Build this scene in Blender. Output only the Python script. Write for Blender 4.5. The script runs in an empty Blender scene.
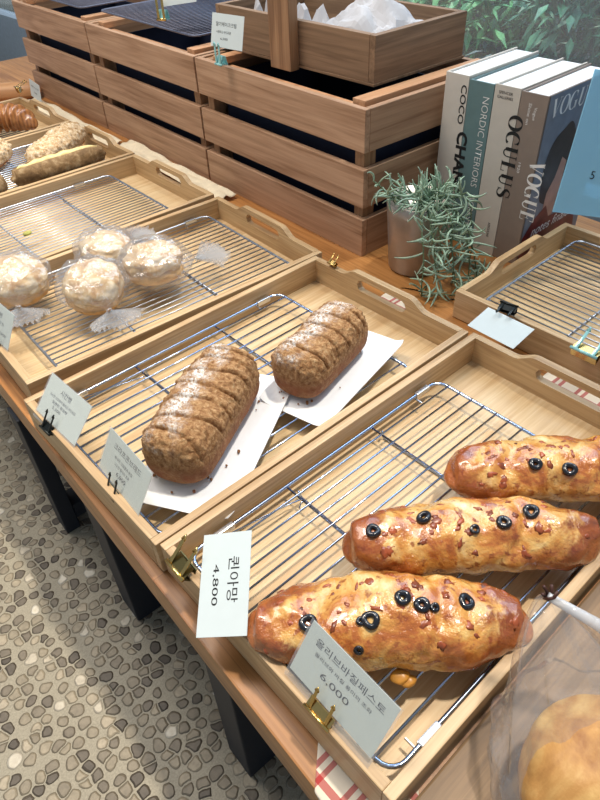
import bpy, bmesh, math, random
from mathutils import Vector, Matrix, noise
PI = math.pi
random.seed(7)
SC = bpy.context.scene
COL = SC.collection
ZT = -0.047      # table top
ZR = -0.0175     # top of cooling rack wires
ZF = -0.352      # floor

# ---------------------------------------------------------------- materials
def lin(c):
    return tuple(((v/255)/12.92 if v/255 <= .04045 else ((v/255+.055)/1.055)**2.4) for v in c) + (1,)
class NT:
    def __init__(s, name):
        s.m = bpy.data.materials.new(name); s.m.use_nodes = True
        s.t = s.m.node_tree; s.n = s.t.nodes; s.l = s.t.links
        s.b = s.n['Principled BSDF']; s.out = s.n['Material Output']
        s.tc = None
    def node(s, ty, **kw):
        n = s.n.new(ty)
        for k, v in kw.items():
            if k.startswith('i_'): n.inputs[k[2:].replace('_', ' ')].default_value = v
            else: setattr(n, k, v)
        return n
    def co(s, scale=(1,1,1), rot=(0,0,0), src='Object', loc=(0,0,0)):
        if s.tc is None: s.tc = s.n.new('ShaderNodeTexCoord')
        mp = s.n.new('ShaderNodeMapping'); mp.inputs['Scale'].default_value = scale
        mp.inputs['Rotation'].default_value = rot; mp.inputs['Location'].default_value = loc
        s.l.new(s.tc.outputs[src], mp.inputs[0]); return mp.outputs[0]
    def noise(s, co, scale, detail=4, rough=.55, dist=0):
        n = s.n.new('ShaderNodeTexNoise'); n.inputs['Scale'].default_value = scale
        n.inputs['Detail'].default_value = detail; n.inputs['Roughness'].default_value = rough
        n.inputs['Distortion'].default_value = dist
        s.l.new(co, n.inputs['Vector']); return n.outputs['Fac']
    def ramp(s, fac, stops, interp='LINEAR'):
        r = s.n.new('ShaderNodeValToRGB'); r.color_ramp.interpolation = interp
        e = r.color_ramp.elements
        while len(e) < len(stops): e.new(.5)
        for el, (p, c) in zip(e, stops):
            el.position = p; el.color = c if len(c) == 4 else lin(c)
        s.l.new(fac, r.inputs[0]); return r.outputs[0]
    def mix(s, fac, a, b, mode='MIX'):
        m = s.n.new('ShaderNodeMix'); m.data_type = 'RGBA'; m.blend_type = mode
        for sock, v in ((m.inputs[0], fac), (m.inputs[6], a), (m.inputs[7], b)):
            if hasattr(v, 'links'): s.l.new(v, sock)
            else: sock.default_value = v
        return m.outputs[2]
    def math(s, op, a, b=0.0, clamp=False):
        m = s.n.new('ShaderNodeMath'); m.operation = op; m.use_clamp = clamp
        for sock, v in ((m.inputs[0], a), (m.inputs[1], b)):
            if hasattr(v, 'links'): s.l.new(v, sock)
            else: sock.default_value = v
        return m.outputs[0]
    def base(s, c):
        if hasattr(c, 'links'): s.l.new(c, s.b.inputs['Base Color'])
        else: s.b.inputs['Base Color'].default_value = c
    def bump(s, h, strength=.3, dist=.001):
        b = s.n.new('ShaderNodeBump'); b.inputs['Strength'].default_value = strength
        b.inputs['Distance'].default_value = dist
        s.l.new(h, b.inputs['Height']); s.l.new(b.outputs[0], s.b.inputs['Normal'])
    def set(s, **kw):
        for k, v in kw.items(): s.b.inputs[k.replace('_', ' ')].default_value = v
        return s

def plain(name, c, rough=.5, metal=0, var=.06, **kw):
    t = NT(name); f = t.noise(t.co(), 60, 3)
    a = lin(c); d = tuple(x*(1-var*2) for x in a[:3])+(1,); l = tuple(min(1, x*(1+var)) for x in a[:3])+(1,)
    t.base(t.ramp(f, [(.3, d), (.7, l)])); t.set(Roughness=rough, Metallic=metal, **kw)
    return t.m

def wood(name, dark, mid, light, axis='x', grain=1.0, rough=.45, knots=0, planks=None, bump=.15, var=0, coat=0):
    t = NT(name)
    lo_, hi_ = 7*grain, 210*grain
    st = {'x': (lo_, hi_, hi_), 'y': (hi_, lo_, hi_), 'z': (hi_, hi_, lo_)}[axis]
    co = t.co(st); oi = t.n.new('ShaderNodeObjectInfo')
    add = t.n.new('ShaderNodeVectorMath'); add.operation = 'ADD'
    sc = t.n.new('ShaderNodeVectorMath'); sc.operation = 'SCALE'; sc.inputs['Scale'].default_value = 37.
    cmb = t.n.new('ShaderNodeCombineXYZ')
    for k in range(3): t.l.new(oi.outputs['Random'], cmb.inputs[k])
    t.l.new(cmb.outputs[0], sc.inputs[0]); t.l.new(co, add.inputs[0]); t.l.new(sc.outputs[0], add.inputs[1])
    f1 = t.noise(add.outputs[0], 1.0, 6, .6, .5)
    c1 = t.ramp(f1, [(.28, dark), (.5, mid), (.72, light)])
    st2 = {'x': (3, 30, 30), 'y': (30, 3, 30), 'z': (30, 30, 3)}[axis]
    add2 = t.n.new('ShaderNodeVectorMath'); add2.operation = 'ADD'
    t.l.new(t.co(st2), add2.inputs[0]); t.l.new(sc.outputs[0], add2.inputs[1])
    f2 = t.noise(add2.outputs[0], 1.0, 3, .5, 1.2)
    c = t.mix(t.ramp(f2, [(.38, (0, 0, 0, 1)), (.68, (.5, .5, .5, 1))]), c1, lin(light), 'MIX')
    c = t.mix(t.ramp(f2, [(.28, (.55, .55, .55, 1)), (.46, (0, 0, 0, 1))]), c, lin(dark), 'MIX')
    if knots:
        v = t.n.new('ShaderNodeTexVoronoi'); v.inputs['Scale'].default_value = knots
        t.l.new(t.co((1, 1, 1.3) if axis != 'z' else (1, 1, 1)), v.inputs['Vector'])
        k = t.ramp(v.outputs['Distance'], [(.0, (.85, .85, .85, 1)), (.05, (.5, .5, .5, 1)), (.085, (0, 0, 0, 1))])
        c = t.mix(k, c, lin(tuple(int(q*.5) for q in dark)))
    if planks:
        br = t.n.new('ShaderNodeTexBrick'); br.offset = .37
        br.inputs['Color1'].default_value = (.35, .35, .35, 1); br.inputs['Color2'].default_value = (.75, .75, .75, 1)
        br.inputs['Mortar'].default_value = (.1, .1, .1, 1); br.inputs['Scale'].default_value = 1
        br.inputs['Mortar Size'].default_value = .0006; br.inputs['Brick Width'].default_value = planks[0]
        br.inputs['Row Height'].default_value = planks[1]
        t.l.new(t.co(rot=(0, 0, PI/2 if axis == 'y' else 0)), br.inputs['Vector'])
        c = t.mix(.35, c, br.outputs['Color'], 'OVERLAY')
    t.base(c); t.set(Roughness=rough); t.bump(f1, bump, .0006)
    if coat: t.set(Coat_Weight=coat, Coat_Roughness=.25)
    return t.m

M = {}
M['bamboo_x'] = wood('bamboo_side', (160, 126, 86), (188, 156, 114), (212, 184, 144), 'x', 1.2)
M['bamboo_y'] = wood('bamboo_end', (156, 122, 84), (184, 152, 110), (208, 180, 138), 'y', 1.2)
M['bamboo_base'] = wood('bamboo_base', (186, 150, 106), (208, 176, 130), (224, 200, 160), 'x', 1.1, rough=.38)
M['table'] = wood('oiled_oak', (122, 76, 36), (158, 106, 55), (184, 130, 76), 'y', .8, rough=.4, planks=(1.4, .11), coat=.15)
M['board'] = wood('walnut_board', (92, 68, 42), (124, 95, 62), (150, 120, 84), 'x', .8, rough=.5, planks=(.9, .16))
M['crate_y'] = wood('crate_plank', (134, 98, 70), (170, 132, 102), (194, 158, 128), 'y', .7, rough=.6, knots=3.2)
M['crate_x'] = wood('crate_end_plank', (132, 96, 68), (166, 128, 98), (190, 154, 122), 'x', .7, rough=.6, knots=3.)
M['crate_z'] = wood('crate_post', (118, 84, 56), (148, 110, 78), (172, 134, 98), 'z', .7, rough=.6)
M['batten'] = wood('crate_batten', (160, 112, 76), (190, 140, 100), (210, 164, 124), 'x', .8, rough=.55)
M['box'] = wood('stained_box', (98, 74, 52), (128, 100, 74), (152, 122, 94), 'y', .8, rough=.65)
M['box_x'] = wood('stained_box_end', (98, 74, 52), (128, 100, 74), (152, 122, 94), 'x', .8, rough=.65)
M['crate_shade'] = plain('navy_shade', (30, 38, 62), .7)  # dark blue standing for the shade inside the crates
M['leg'] = plain('navy_black_steel', (22, 30, 42), .6)
M['chrome'] = plain('chrome_wire', (172, 190, 222), .18, 1, .02)  # blue of the reflected window put into the wire colour
M['steel_dark'] = plain('grey_wire', (170, 178, 192), .3, .9, .05)
M['mesh_wire'] = plain('mesh_wire', (96, 100, 118), .45, .3)
M['sleeve'] = plain('pressed_steel', (205, 208, 214), .28, 1, .03)
M['card'] = plain('card_paper', (214, 222, 212), .7, var=.01)
M['card_w'] = plain('white_card', (208, 218, 218), .7, var=.01)
M['ink'] = plain('black_ink', (22, 24, 26), .6)
M['gold'] = plain('brass_clip', (206, 176, 112), .25, 1, .04)
M['goldd'] = plain('olive_clip', (104, 96, 62), .3, .9, .05)
M['blackm'] = plain('black_clip', (30, 34, 32), .3, .5)
M['greend'] = plain('dark_green_clip', (74, 92, 88), .35, .4)
M['paper'] = plain('white_paper', (238, 240, 242), .55, var=.01)
M['teal_clip'] = plain('clear_teal_clip', (150, 205, 205), .15, .1)

def film(name, tint=(1, 1, 1, 1), gloss=.22, haze=.06, bscale=70, bstr=.6):
    t = NT(name)
    tr = t.n.new('ShaderNodeBsdfTransparent'); tr.inputs[0].default_value = tint
    gl = t.n.new('ShaderNodeBsdfGlossy'); gl.inputs['Roughness'].default_value = .07
    di = t.n.new('ShaderNodeBsdfDiffuse'); di.inputs[0].default_value = (.85, .88, .92, 1)
    nf = t.noise(t.co(), bscale, 3, .6, 1.5)
    b = t.n.new('ShaderNodeBump'); b.inputs['Strength'].default_value = bstr; b.inputs['Distance'].default_value = .004
    t.l.new(nf, b.inputs['Height']); t.l.new(b.outputs[0], gl.inputs['Normal'])
    lw = t.n.new('ShaderNodeLayerWeight'); lw.inputs['Blend'].default_value = .35
    t.l.new(b.outputs[0], lw.inputs['Normal'])
    f = t.math('ADD', t.math('MULTIPLY', lw.outputs['Facing'], gloss), .03, True)
    m1 = t.n.new('ShaderNodeMixShader'); m2 = t.n.new('ShaderNodeMixShader')
    m1.inputs[0].default_value = haze
    t.l.new(tr.outputs[0], m1.inputs[1]); t.l.new(di.outputs[0], m1.inputs[2])
    t.l.new(f, m2.inputs[0]); t.l.new(m1.outputs[0], m2.inputs[1]); t.l.new(gl.outputs[0], m2.inputs[2])
    t.l.new(m2.outputs[0], t.out.inputs[0]); return t.m
M['film'] = film('cellophane', gloss=.55, haze=.10, bscale=40, bstr=1)
M['film_f'] = film('cellophane_frill', gloss=.6, haze=.30)
M['film_big'] = film('clear_bag', gloss=.45, haze=.08, bscale=25, bstr=1)
M['film_seam'] = film('bag_seam', gloss=.5, haze=.5)
M['sleeve_film'] = film('card_sleeve', gloss=.15, haze=.1, bstr=.1)
M['glass'] = film('window_glass', tint=(.93, .97, 1, 1), gloss=.25, haze=.10, bscale=1, bstr=0)
M['acrylic'] = film('blue_acrylic', tint=(.55, .82, .97, 1), gloss=.3, haze=.62, bscale=1, bstr=0)
_t = M['acrylic'].node_tree
for n in _t.nodes:
    if n.type == 'BSDF_DIFFUSE': n.inputs[0].default_value = lin((168, 226, 250))

def floor_mat():
    t = NT('pebble_floor')
    co = t.co((1, 1, 1))
    wn = t.n.new('ShaderNodeTexNoise'); wn.inputs['Scale'].default_value = 38; wn.inputs['Detail'].default_value = 2
    t.l.new(co, wn.inputs['Vector'])
    ad = t.n.new('ShaderNodeVectorMath'); ad.operation = 'MULTIPLY_ADD'
    ad.inputs[1].default_value = (.013, .013, 0); t.l.new(wn.outputs['Color'], ad.inputs[0]); t.l.new(co, ad.inputs[2])
    def vor(feat):
        v = t.n.new('ShaderNodeTexVoronoi'); v.voronoi_dimensions = '2D'; v.feature = feat
        v.inputs['Scale'].default_value = 54; v.inputs['Randomness'].default_value = .66
        t.l.new(ad.outputs[0], v.inputs['Vector']); return v
    ve = vor('DISTANCE_TO_EDGE'); vc = vor('F1')
    sep = t.n.new('ShaderNodeSeparateColor'); t.l.new(vc.outputs['Color'], sep.inputs[0])
    thr = t.math('MULTIPLY_ADD', sep.outputs[1], .05); t.n[-1].inputs[2].default_value = .02
    d = t.math('SUBTRACT', ve.outputs['Distance'], thr)
    r2 = t.math('SUBTRACT', t.math('SUBTRACT', .52, t.math('MULTIPLY', sep.outputs[2], .12)), vc.outputs['Distance'])
    dd = t.math('MINIMUM', d, r2)
    mask = t.ramp(dd, [(.0, (0, 0, 0, 1)), (.018, (1, 1, 1, 1))])
    rim = t.ramp(dd, [(.0, (.25, .25, .25, 1)), (.07, (1, 1, 1, 1))])
    stone = t.ramp(sep.outputs[0], [(0, (78, 70, 60)), (.2, (104, 95, 82)), (.45, (134, 124, 106)), (.75, (152, 141, 120)), (.93, (172, 160, 138)), (1, (214, 208, 192))])
    sn = t.noise(co, 160, 4)
    stone = t.mix(.35, stone, t.ramp(sn, [(.3, (.25, .25, .25, 1)), (.7, (.7, .7, .7, 1))]), 'OVERLAY')
    stone = t.mix(.75, stone, rim, 'MULTIPLY')
    gn = t.noise(co, 420, 3)
    grout = t.ramp(gn, [(.3, (138, 131, 114)), (.7, (164, 156, 136))])
    t.base(t.mix(mask, grout, stone))
    h = t.ramp(dd, [(0, (0, 0, 0, 1)), (.12, (1, 1, 1, 1))]); t.bump(h, .7, .004)
    t.set(Roughness=.55); return t.m
M['floor'] = floor_mat()

# ---------------------------------------------------------------- mesh helpers
def build(name, bm, mat, parent=None, smooth=False, mats=None):
    me = bpy.data.meshes.new(name); bm.normal_update(); bm.to_mesh(me); bm.free()
    o = bpy.data.objects.new(name, me); COL.objects.link(o)
    for m in (mats or [mat]): me.materials.append(m)
    if smooth:
        for p in me.polygons: p.use_smooth = True
    if parent is not None: o.parent = parent
    return o
GROUPS = {'serving_tray': 'bamboo serving trays', 'cooling_rack': 'wire cooling racks', 'wooden_crate': 'slatted wooden crates in a row',
 'price_card': 'price cards', 'binder_clip': 'clips on trays and cards', 'olive_bread': 'olive and cheese breads', 'sugared_loaf': 'sugar-dusted crumb loaves',
 'wrapped_bun': 'cellophane-wrapped cream buns', 'crumble_bread': 'crumble-topped breads', 'filled_bread': 'cream-filled brown breads', 'hardcover_book': 'hardcover books by the window',
 'checked_cloth': 'red and white checked cloths', 'linen_cloth': 'cream cloth strips', 'garden_bush': 'bushes outside the window', 'paper_board': 'white paper boards under loaves', 'tissue_paper': 'tissue sheets in the brown box'}
def thing(name, label, cat, loc=(0, 0, 0), rz=0, group=None, mat=None):
    o = bpy.data.objects.new(name, None); COL.objects.link(o); o.empty_display_size = .02
    if mat is not None: o.matrix_world = mat
    else: o.location = loc; o.rotation_euler = (0, 0, rz)
    o['label'] = label; o['category'] = cat
    group = group or GROUPS.get(name)
    if group: o['group'] = group
    return o
def tag(o, label, cat, group=None, loc=None, rz=None):
    o['label'] = label; o['category'] = cat
    group = group or GROUPS.get(o.name.split('.')[0])
    if group: o['group'] = group
    if loc is not None: o.location = loc
    if rz is not None: o.rotation_euler = (0, 0, rz)
    return o
def structure(o): o['kind'] = 'structure'; return o

def box(bm, x0, x1, y0, y1, z0, z1, M4=None, bev=0):
    r = bmesh.ops.create_cube(bm, size=1)['verts']
    for v in r:
        v.co = Vector(((x0+x1)/2+v.co.x*(x1-x0), (y0+y1)/2+v.co.y*(y1-y0), (z0+z1)/2+v.co.z*(z1-z0)))
    if bev:
        es = list({e for v in r for e in v.link_edges})
        rr = bmesh.ops.bevel(bm, geom=es, offset=bev, segments=2, affect='EDGES', profile=.6)
        r = list({v for f in rr['faces'] for v in f.verts} | {v for v in r if v.is_valid})
    if M4 is not None:
        for v in r: v.co = M4 @ v.co
    return bm
def newbox(*a, **k): return box(bmesh.new(), *a, **k)
def tube(bm, pts, r, n=6, closed=False, cap=True):
    pts = [Vector(p) for p in pts]; N = len(pts); rings = []
    up = None
    for i, p in enumerate(pts):
        a = pts[i-1] if (i > 0 or closed) else p
        b = pts[(i+1) % N] if (i < N-1 or closed) else p
        t = (b-a); t = t.normalized() if t.length > 1e-9 else Vector((1, 0, 0))
        if up is None: up = Vector((0, 0, 1)) if abs(t.z) < .9 else Vector((1, 0, 0))
        s = t.cross(up)
        if s.length < 1e-6: s = t.cross(Vector((1, .3, 0)))
        s.normalize(); u = s.cross(t).normalized(); up = u
        rad = r[i] if isinstance(r, (list, tuple)) else r
        rings.append([bm.verts.new(p+(s*math.cos(2*PI*k/n)+u*math.sin(2*PI*k/n))*rad) for k in range(n)])
    for i in range(N if closed else N-1):
        A, B = rings[i], rings[(i+1) % N]
        for k in range(n): bm.faces.new((A[k], A[(k+1) % n], B[(k+1) % n], B[k]))
    if cap and not closed:
        bm.faces.new(rings[0][::-1]); bm.faces.new(rings[-1])
    return bm
def rounded_rect(x0, x1, y0, y1, r, z, seg=5):
    out = []
    for cx, cy, a0 in ((x1-r, y1-r, 0), (x0+r, y1-r, 90), (x0+r, y0+r, 180), (x1-r, y0+r, 270)):
        for k in range(seg+1):
            a = math.radians(a0+90*k/seg); out.append((cx+r*math.cos(a), cy+r*math.sin(a), z))
    return out
def slab(cells, thick, axis='x', bm=None):
    """cells: quads of (a,b) coordinates in a plane, welded and given thickness along axis."""
    bm = bm or bmesh.new(); vd = {}
    def V(a, b):
        k = (round(a, 6), round(b, 6))
        if k not in vd: vd[k] = bm.verts.new((0, a, b) if axis == 'x' else ((a, 0, b) if axis == 'y' else (a, b, 0)))
        return vd[k]
    fs = []
    for c in cells:
        vs = []
        for p in c:
            v = V(*p)
            if v not in vs: vs.append(v)
        if len(vs) > 2: fs.append(bm.faces.new(vs))
    r = bmesh.ops.extrude_face_region(bm, geom=fs)
    d = {'x': Vector((thick, 0, 0)), 'y': Vector((0, thick, 0)), 'z': Vector((0, 0, thick))}[axis]
    bmesh.ops.translate(bm, verts=[v for v in r['geom'] if isinstance(v, bmesh.types.BMVert)], vec=d)
    bmesh.ops.recalc_face_normals(bm, faces=bm.faces)
    return bm

# ---------------------------------------------------------------- camera
cam = bpy.data.cameras.new('camera'); co_ = bpy.data.objects.new('camera', cam); COL.objects.link(co_)
rt = Vector((0.7382, -0.6735, -0.0383)).normalized(); fwd = Vector((0.4860, 0.5704, -0.6622)).normalized()
upv = rt.cross(fwd); rt = fwd.cross(upv).normalized(); upv = rt.cross(fwd)
mw = Matrix((rt, upv, -fwd)).transposed().to_4x4(); mw.translation = Vector((-0.1307, -0.3797, 0.5081))
co_.matrix_world = mw
cam.sensor_fit = 'VERTICAL'; cam.sensor_height = 36; cam.lens = 638.42*36/800; cam.clip_start = .01; cam.clip_end = 60
SC.camera = co_
cam.dof.use_dof = False

# ---------------------------------------------------------------- setting
bm = newbox(-2.2, 1.10, -2.5, 5.5, ZF-.1, ZF); structure(build('floor', bm, M['floor']))
M['soil'] = plain('garden_soil', (70, 74, 62), .9, var=.2)
bm = newbox(1.22, 6, -3, 6, -.5, -.4); structure(build('ground', bm, M['soil']))
M['sill'] = plain('painted_sill', (150, 166, 182), .5)
w = build('window_1', newbox(1.125, 1.135, -1.6, 4.2, -.05, 2.3), M['glass']); structure(w)
fr = bmesh.new()
box(fr, 1.10, 1.16, -1.6, 4.2, ZF, -.052); box(fr, 1.10, 1.16, -1.6, 4.2, 2.302, 2.4)
box(fr, 1.10, 1.16, -1.68, -1.602, ZF, 2.4); box(fr, 1.10, 1.16, 4.202, 4.28, ZF, 2.4)
structure(build('wall_window_side', fr, M['sill']))

# ---------------------------------------------------------------- table
TR = -0.039
tb = thing('display_table', 'long low oiled-wood display table with dark navy legs carrying the trays and crates', 'table', (0, 0, ZT), TR)
E0 = -0.0132
bm = newbox(E0, 1.0, -.95, 2.2, -.046, 0, bev=.002); build('table_top', bm, M['table'], tb)
def post(x0, x1, y0, y1): build('leg', newbox(x0, x1, y0, y1, ZF-ZT, -.0465, bev=.002), M['leg'], tb)
for (y0, y1) in ((-.112, -.066), (.164, .214), (1.05, 1.10), (1.6, 1.65)):
    post(-.008, .038, y0, y1)
for y0 in (-.10, .17, 1.0, 1.7, -.9): post(.94, .985, y0, y0+.046)
post(-.018, .006, .385, .425); post(.032, .056, .383, .425)
build('foot_rail', newbox(.0065, .0315, .385, .423, ZF-ZT+.025, ZF-ZT+.055), M['leg'], tb)
build('apron', newbox(.10, .125, -.6, 2.0, -.085, -.0465), M['leg'], tb)

bb = build('serving_board', newbox(0, .56, -.62, 0, 0, .026, bev=.002), M['board'])
tag(bb, 'brown wide-plank wooden board under the big clear bread bag', 'board', loc=(-.012, -.3075, ZT+.0005), rz=.0)

# ---------------------------------------------------------------- trays
TL, TW, TT = .497, .30, .010
def hump(y, h=.013):
    t = abs(y-TW/2)
    a, b = .052, .082
    if t < a: return h
    if t > b: return 0
    u = (t-a)/(b-a); return h*(.5+.5*math.cos(PI*u))
def make_tray(label, loc, rz, group='wooden serving trays on the display table', L=TL):
    t = thing('serving_tray', label, 'tray', (loc[0], loc[1], 0), rz, None)
    zb = ZT+.0015
    build('base_panel', newbox(TT, L-TT, TT, TW-TT, zb+.001, zb+.007), M['bamboo_base'], t)
    for y0 in (0, TW-TT):
        build('side_wall', newbox(0, L, y0, y0+TT, zb, 0, bev=.0012), M['bamboo_x'], t)
    build('end_wall', newbox(0, TT, TT, TW-TT, zb, 0, bev=.0012), M['bamboo_y'], t)
    # far end with raised handle and slot
    ys = sorted(set([TT, TW-TT]+[TT+(TW-2*TT)*k/56 for k in range(57)]+[TW/2-.048, TW/2+.048]))
    sc_, sh, sl = -.006, .0095, .048
    def slot(y):
        d = abs(y-TW/2)
        if d >= sl: return None
        r = sh; e = max(0, d-(sl-r)); h = math.sqrt(max(0, r*r-e*e)); return (sc_-h, sc_+h)
    cells = []
    for a, b in zip(ys[:-1], ys[1:]):
        sa, sb = slot(a), slot(b); ta, tb_ = hump(a), hump(b)
        if sa is None and sb is None:
            cells.append([(a, zb), (b, zb), (b, tb_), (a, ta)])
        else:
            sa = sa or (sc_, sc_); sb = sb or (sc_, sc_)
            cells.append([(a, zb), (b, zb), (b, sb[0]), (a, sa[0])])
            cells.append([(a, sa[1]), (b, sb[1]), (b, tb_), (a, ta)])
    bm = slab(cells, TT, 'x'); bmesh.ops.translate(bm, verts=bm.verts, vec=(L-TT, 0, 0))
    build('handle_wall', bm, M['bamboo_y'], t)
    return t
TRAY = {
 'A': ((.0018, -.3017), -.0065, 'bamboo tray holding the olive and cheese breads, nearest to the camera'),
 'B': ((0, 0), 0, 'bamboo tray holding the two sugar-dusted loaves on white paper'),
 'C': ((.0162, .3244), -.0481, 'bamboo tray holding the cellophane-wrapped cream buns'),
 'D': ((.030, .6250), -.0212, 'bamboo tray with only an empty wire rack and a small green crumb'),
 'E': ((.040, .9285), -.014, 'bamboo tray with crumble-topped and cream-filled long breads'),
 'G': ((.046, 1.2350), -.010, 'bamboo tray with the glazed croissant at the far left'),
}
for k, (p, r, lab) in TRAY.items(): make_tray(lab, p, r)
# side tray turned a quarter, its handle end facing the plant
rt_tray = make_tray('bamboo tray with an empty rack turned sideways in front of the books', (.565, .0735), -PI/2+.012)
rt_tray.location = (.572, .075, 0)
# handle end must face +y : rotate so local x -> -y, then the handle wall sits at the far end; flip
rt_tray.rotation_euler = (0, 0, PI/2)
rt_tray.location = (.868, .076-TL, 0)

# ---------------------------------------------------------------- racks
def make_rack(label, loc, rz, L=.385, W=.268, pitch=.0178, bars=(.13, .263), wire=.0014, legs=True, mat='chrome', z=ZR, sleeves=((.355, 1), (.045, 1), (.043, 0))):
    t = thing('cooling_rack', label, 'cooling rack', (loc[0], loc[1], z), rz)
    bm = bmesh.new(); tube(bm, rounded_rect(0, L, 0, W, .016, -.0022), .0021, 7, closed=True); build('outer_frame', bm, M[mat], t, True)
    bm = bmesh.new(); n = int(round(W/pitch))
    for k in range(1, n):
        y = W*k/n
        ins = .0 if 3 < k < n-3 else 0
        tube(bm, [(-.001, y, -.0012), (L+.001, y, -.0012)], wire, 6)
    build('wire_grid', bm, M[mat], t, True)
    for b in bars:
        bm = bmesh.new()
        tube(bm, [(b, .001, -.0040), (b, W-.001, -.0040)], .0014, 6)
        build('cross_bar', bm, M[mat], t, True)
    if legs:
        for b in bars:
            bm = bmesh.new(); zb = ZT+.010-z
            pts = [(b+.006, .012, -.006), (b+.008, .010, zb*.6), (b+.010, .012, zb), (b+.010, W-.012, zb), (b+.008, W-.010, zb*.6), (b+.006, W-.012, -.006)]
            tube(bm, pts, .0014, 6); fl = build('folding_leg', bm, M[mat], t, True)
        bm = bmesh.new()
        tube(bm, [(.05, W-.006, -.005), (bars[0]-.01, W-.014, -.012), (bars[0]+.004, W-.020, -.010), (bars[0]-.006, W-.026, -.012)], .0009, 6)
        build('leg_lock', bm, M[mat], fl, True)
    for (x, s) in sleeves:
        y = W if s else 0; q = -1 if s else 1
        bm = newbox(x-.012, x+.012, y-.0030, y+.0030, -.0070, .0010, bev=.0012)
        tube(bm, [(x-.014, y+q*.001, -.006), (x-.014, y+q*.012, -.006)], .0012, 6)
        build('hinge_sleeve', bm, M['sleeve'], t)
    return t
def at(tr, x, y):
    (p, r, _) = TRAY[tr]; c, s = math.cos(r), math.sin(r)
    return (p[0]+c*x-s*y, p[1]+s*x+c*y)
make_rack('chrome folding rack under the olive and cheese breads', at('A', .018, .0155), TRAY['A'][1])
make_rack('chrome folding rack under the two sugar-dusted loaves', at('B', .016, .0155), 0)
make_rack('close-wired cooling rack under the cellophane-wrapped buns', at('C', .050, .016), TRAY['C'][1], L=.405, pitch=.0125, wire=.0011, bars=(.12, .265), legs=True, sleeves=((.37, 1), (.04, 0)), mat='steel_dark')
make_rack('close-wired cooling rack lying empty in the tray with a green crumb', at('D', .020, .016), TRAY['D'][1], L=.40, pitch=.0112, wire=.0010, bars=(.135, .275), mat='steel_dark', sleeves=((.33, 1),))
make_rack('cooling rack under the crumble-topped long breads', at('E', .03, .016), TRAY['E'][1], L=.42, pitch=.012, mat='steel_dark', sleeves=())
make_rack('cooling rack under the glazed croissant', at('G', .02, .016), TRAY['G'][1], L=.39, pitch=.014, mat='steel_dark', sleeves=())
r = make_rack('empty cooling rack in the sideways tray in front of the books', (.856, -.35), PI/2, L=.392, W=.268, pitch=.0128, wire=.0011, bars=(.13, .262), mat='steel_dark', z=ZR+.004, sleeves=())

# ---------------------------------------------------------------- crates
def make_crate(label, y0, ln, dep=.33, top=.197, group='slatted crates'):
    # front face along local y, at local x=0
    t = thing('wooden_crate', label, 'crate', (.6065+.035*(y0-.301), y0, ZT), -.035)
    h = top-ZT; th = .011
    rows = ((0, .067), (.088, .152), (.179, h))
    for (a, b) in rows:
        for x0 in (0, dep-th):
            build('slat', newbox(x0, x0+th, 0, ln, a, b, bev=.001), M['crate_y'], t)
        for ys in (0, ln-th):
            build('end_slat', newbox(th+.0005, dep-th-.0005, ys, ys+th, a, b, bev=.001), M['crate_x'], t)
    for x0 in (th+.0006, dep-th-.0266):
        for ys in (th+.0006, ln-th-.0206):
            build('corner_post', newbox(x0, x0+.026, ys, ys+.02, .002, h-.003), M['crate_z'], t)
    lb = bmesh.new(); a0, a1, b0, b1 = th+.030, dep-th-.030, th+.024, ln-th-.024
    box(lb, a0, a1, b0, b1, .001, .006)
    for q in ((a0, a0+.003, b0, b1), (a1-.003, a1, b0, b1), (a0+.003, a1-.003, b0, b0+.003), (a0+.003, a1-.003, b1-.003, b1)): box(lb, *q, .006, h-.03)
    build('inner_shade', lb, M['crate_shade'], t)  # panels added to paint the crate interior as shaded
    for ys in (th+.0212, ln-th-.0412):
        build('batten', newbox(.016, dep-.012, ys-.015, ys+.012, h-.006, h+.006, bev=.001), M['batten'], t)
    build('inner_ledge', newbox(th+.002, th+.030, th+.045, ln-th-.045, h-.022, h-.010), M['batten'], t)
    return t
make_crate('slatted wooden crate at the right end, beside the potted plant, carrying the brown box', .301, .464)
make_crate('slatted wooden crate in the middle of the row with a wire rack on top', .771, .464)
make_crate('slatted wooden crate at the left end of the row, farthest from the books', 1.241, .445)

def crate_rack(label, y0, W, x0=.655):
    t = make_rack(label, (x0, y0), .0-.035, L=.28, W=W, pitch=.0125, wire=.0012, bars=(.07, .20), legs=False, mat='mesh_wire', z=.2235, sleeves=())
    bm = bmesh.new()
    for k in range(1, 17):
        x = .28*k/17; tube(bm, [(x, .004, -.0037), (x, W-.004, -.0037)], .0012, 5)
    build('cross_wires', bm, M['mesh_wire'], t, True)
    return t
crate_rack('fine wire rack lying on top of the middle crate', .805, .40)
crate_rack('fine wire rack lying on top of the left end crate', 1.27, .39)

# brown box with upright, paper inside, on the right crate
bx = thing('wooden_box', 'dark brown open wooden box with an upright post, lined with crumpled white paper', 'box', (.684, .356, .2036), -.012)
BL, BD, BH = .415, .225, .072
for ys in (0, BL-.012): build('end_panel', newbox(0, BD, ys, ys+.012, .004, BH, bev=.001), M['box_x'], bx)
for xs in (0, BD-.012): build('side_panel', newbox(xs, xs+.012, .0125, BL-.0125, .004, BH, bev=.001), M['box'], bx)
build('bottom_panel', newbox(-.002, BD+.002, -.002, BL+.002, 0, .0038), M['box'], bx)
build('upright_post', newbox(-.021, -.0005, .178, .232, -.004, .20, bev=.001), M['crate_z'], bx)
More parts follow.
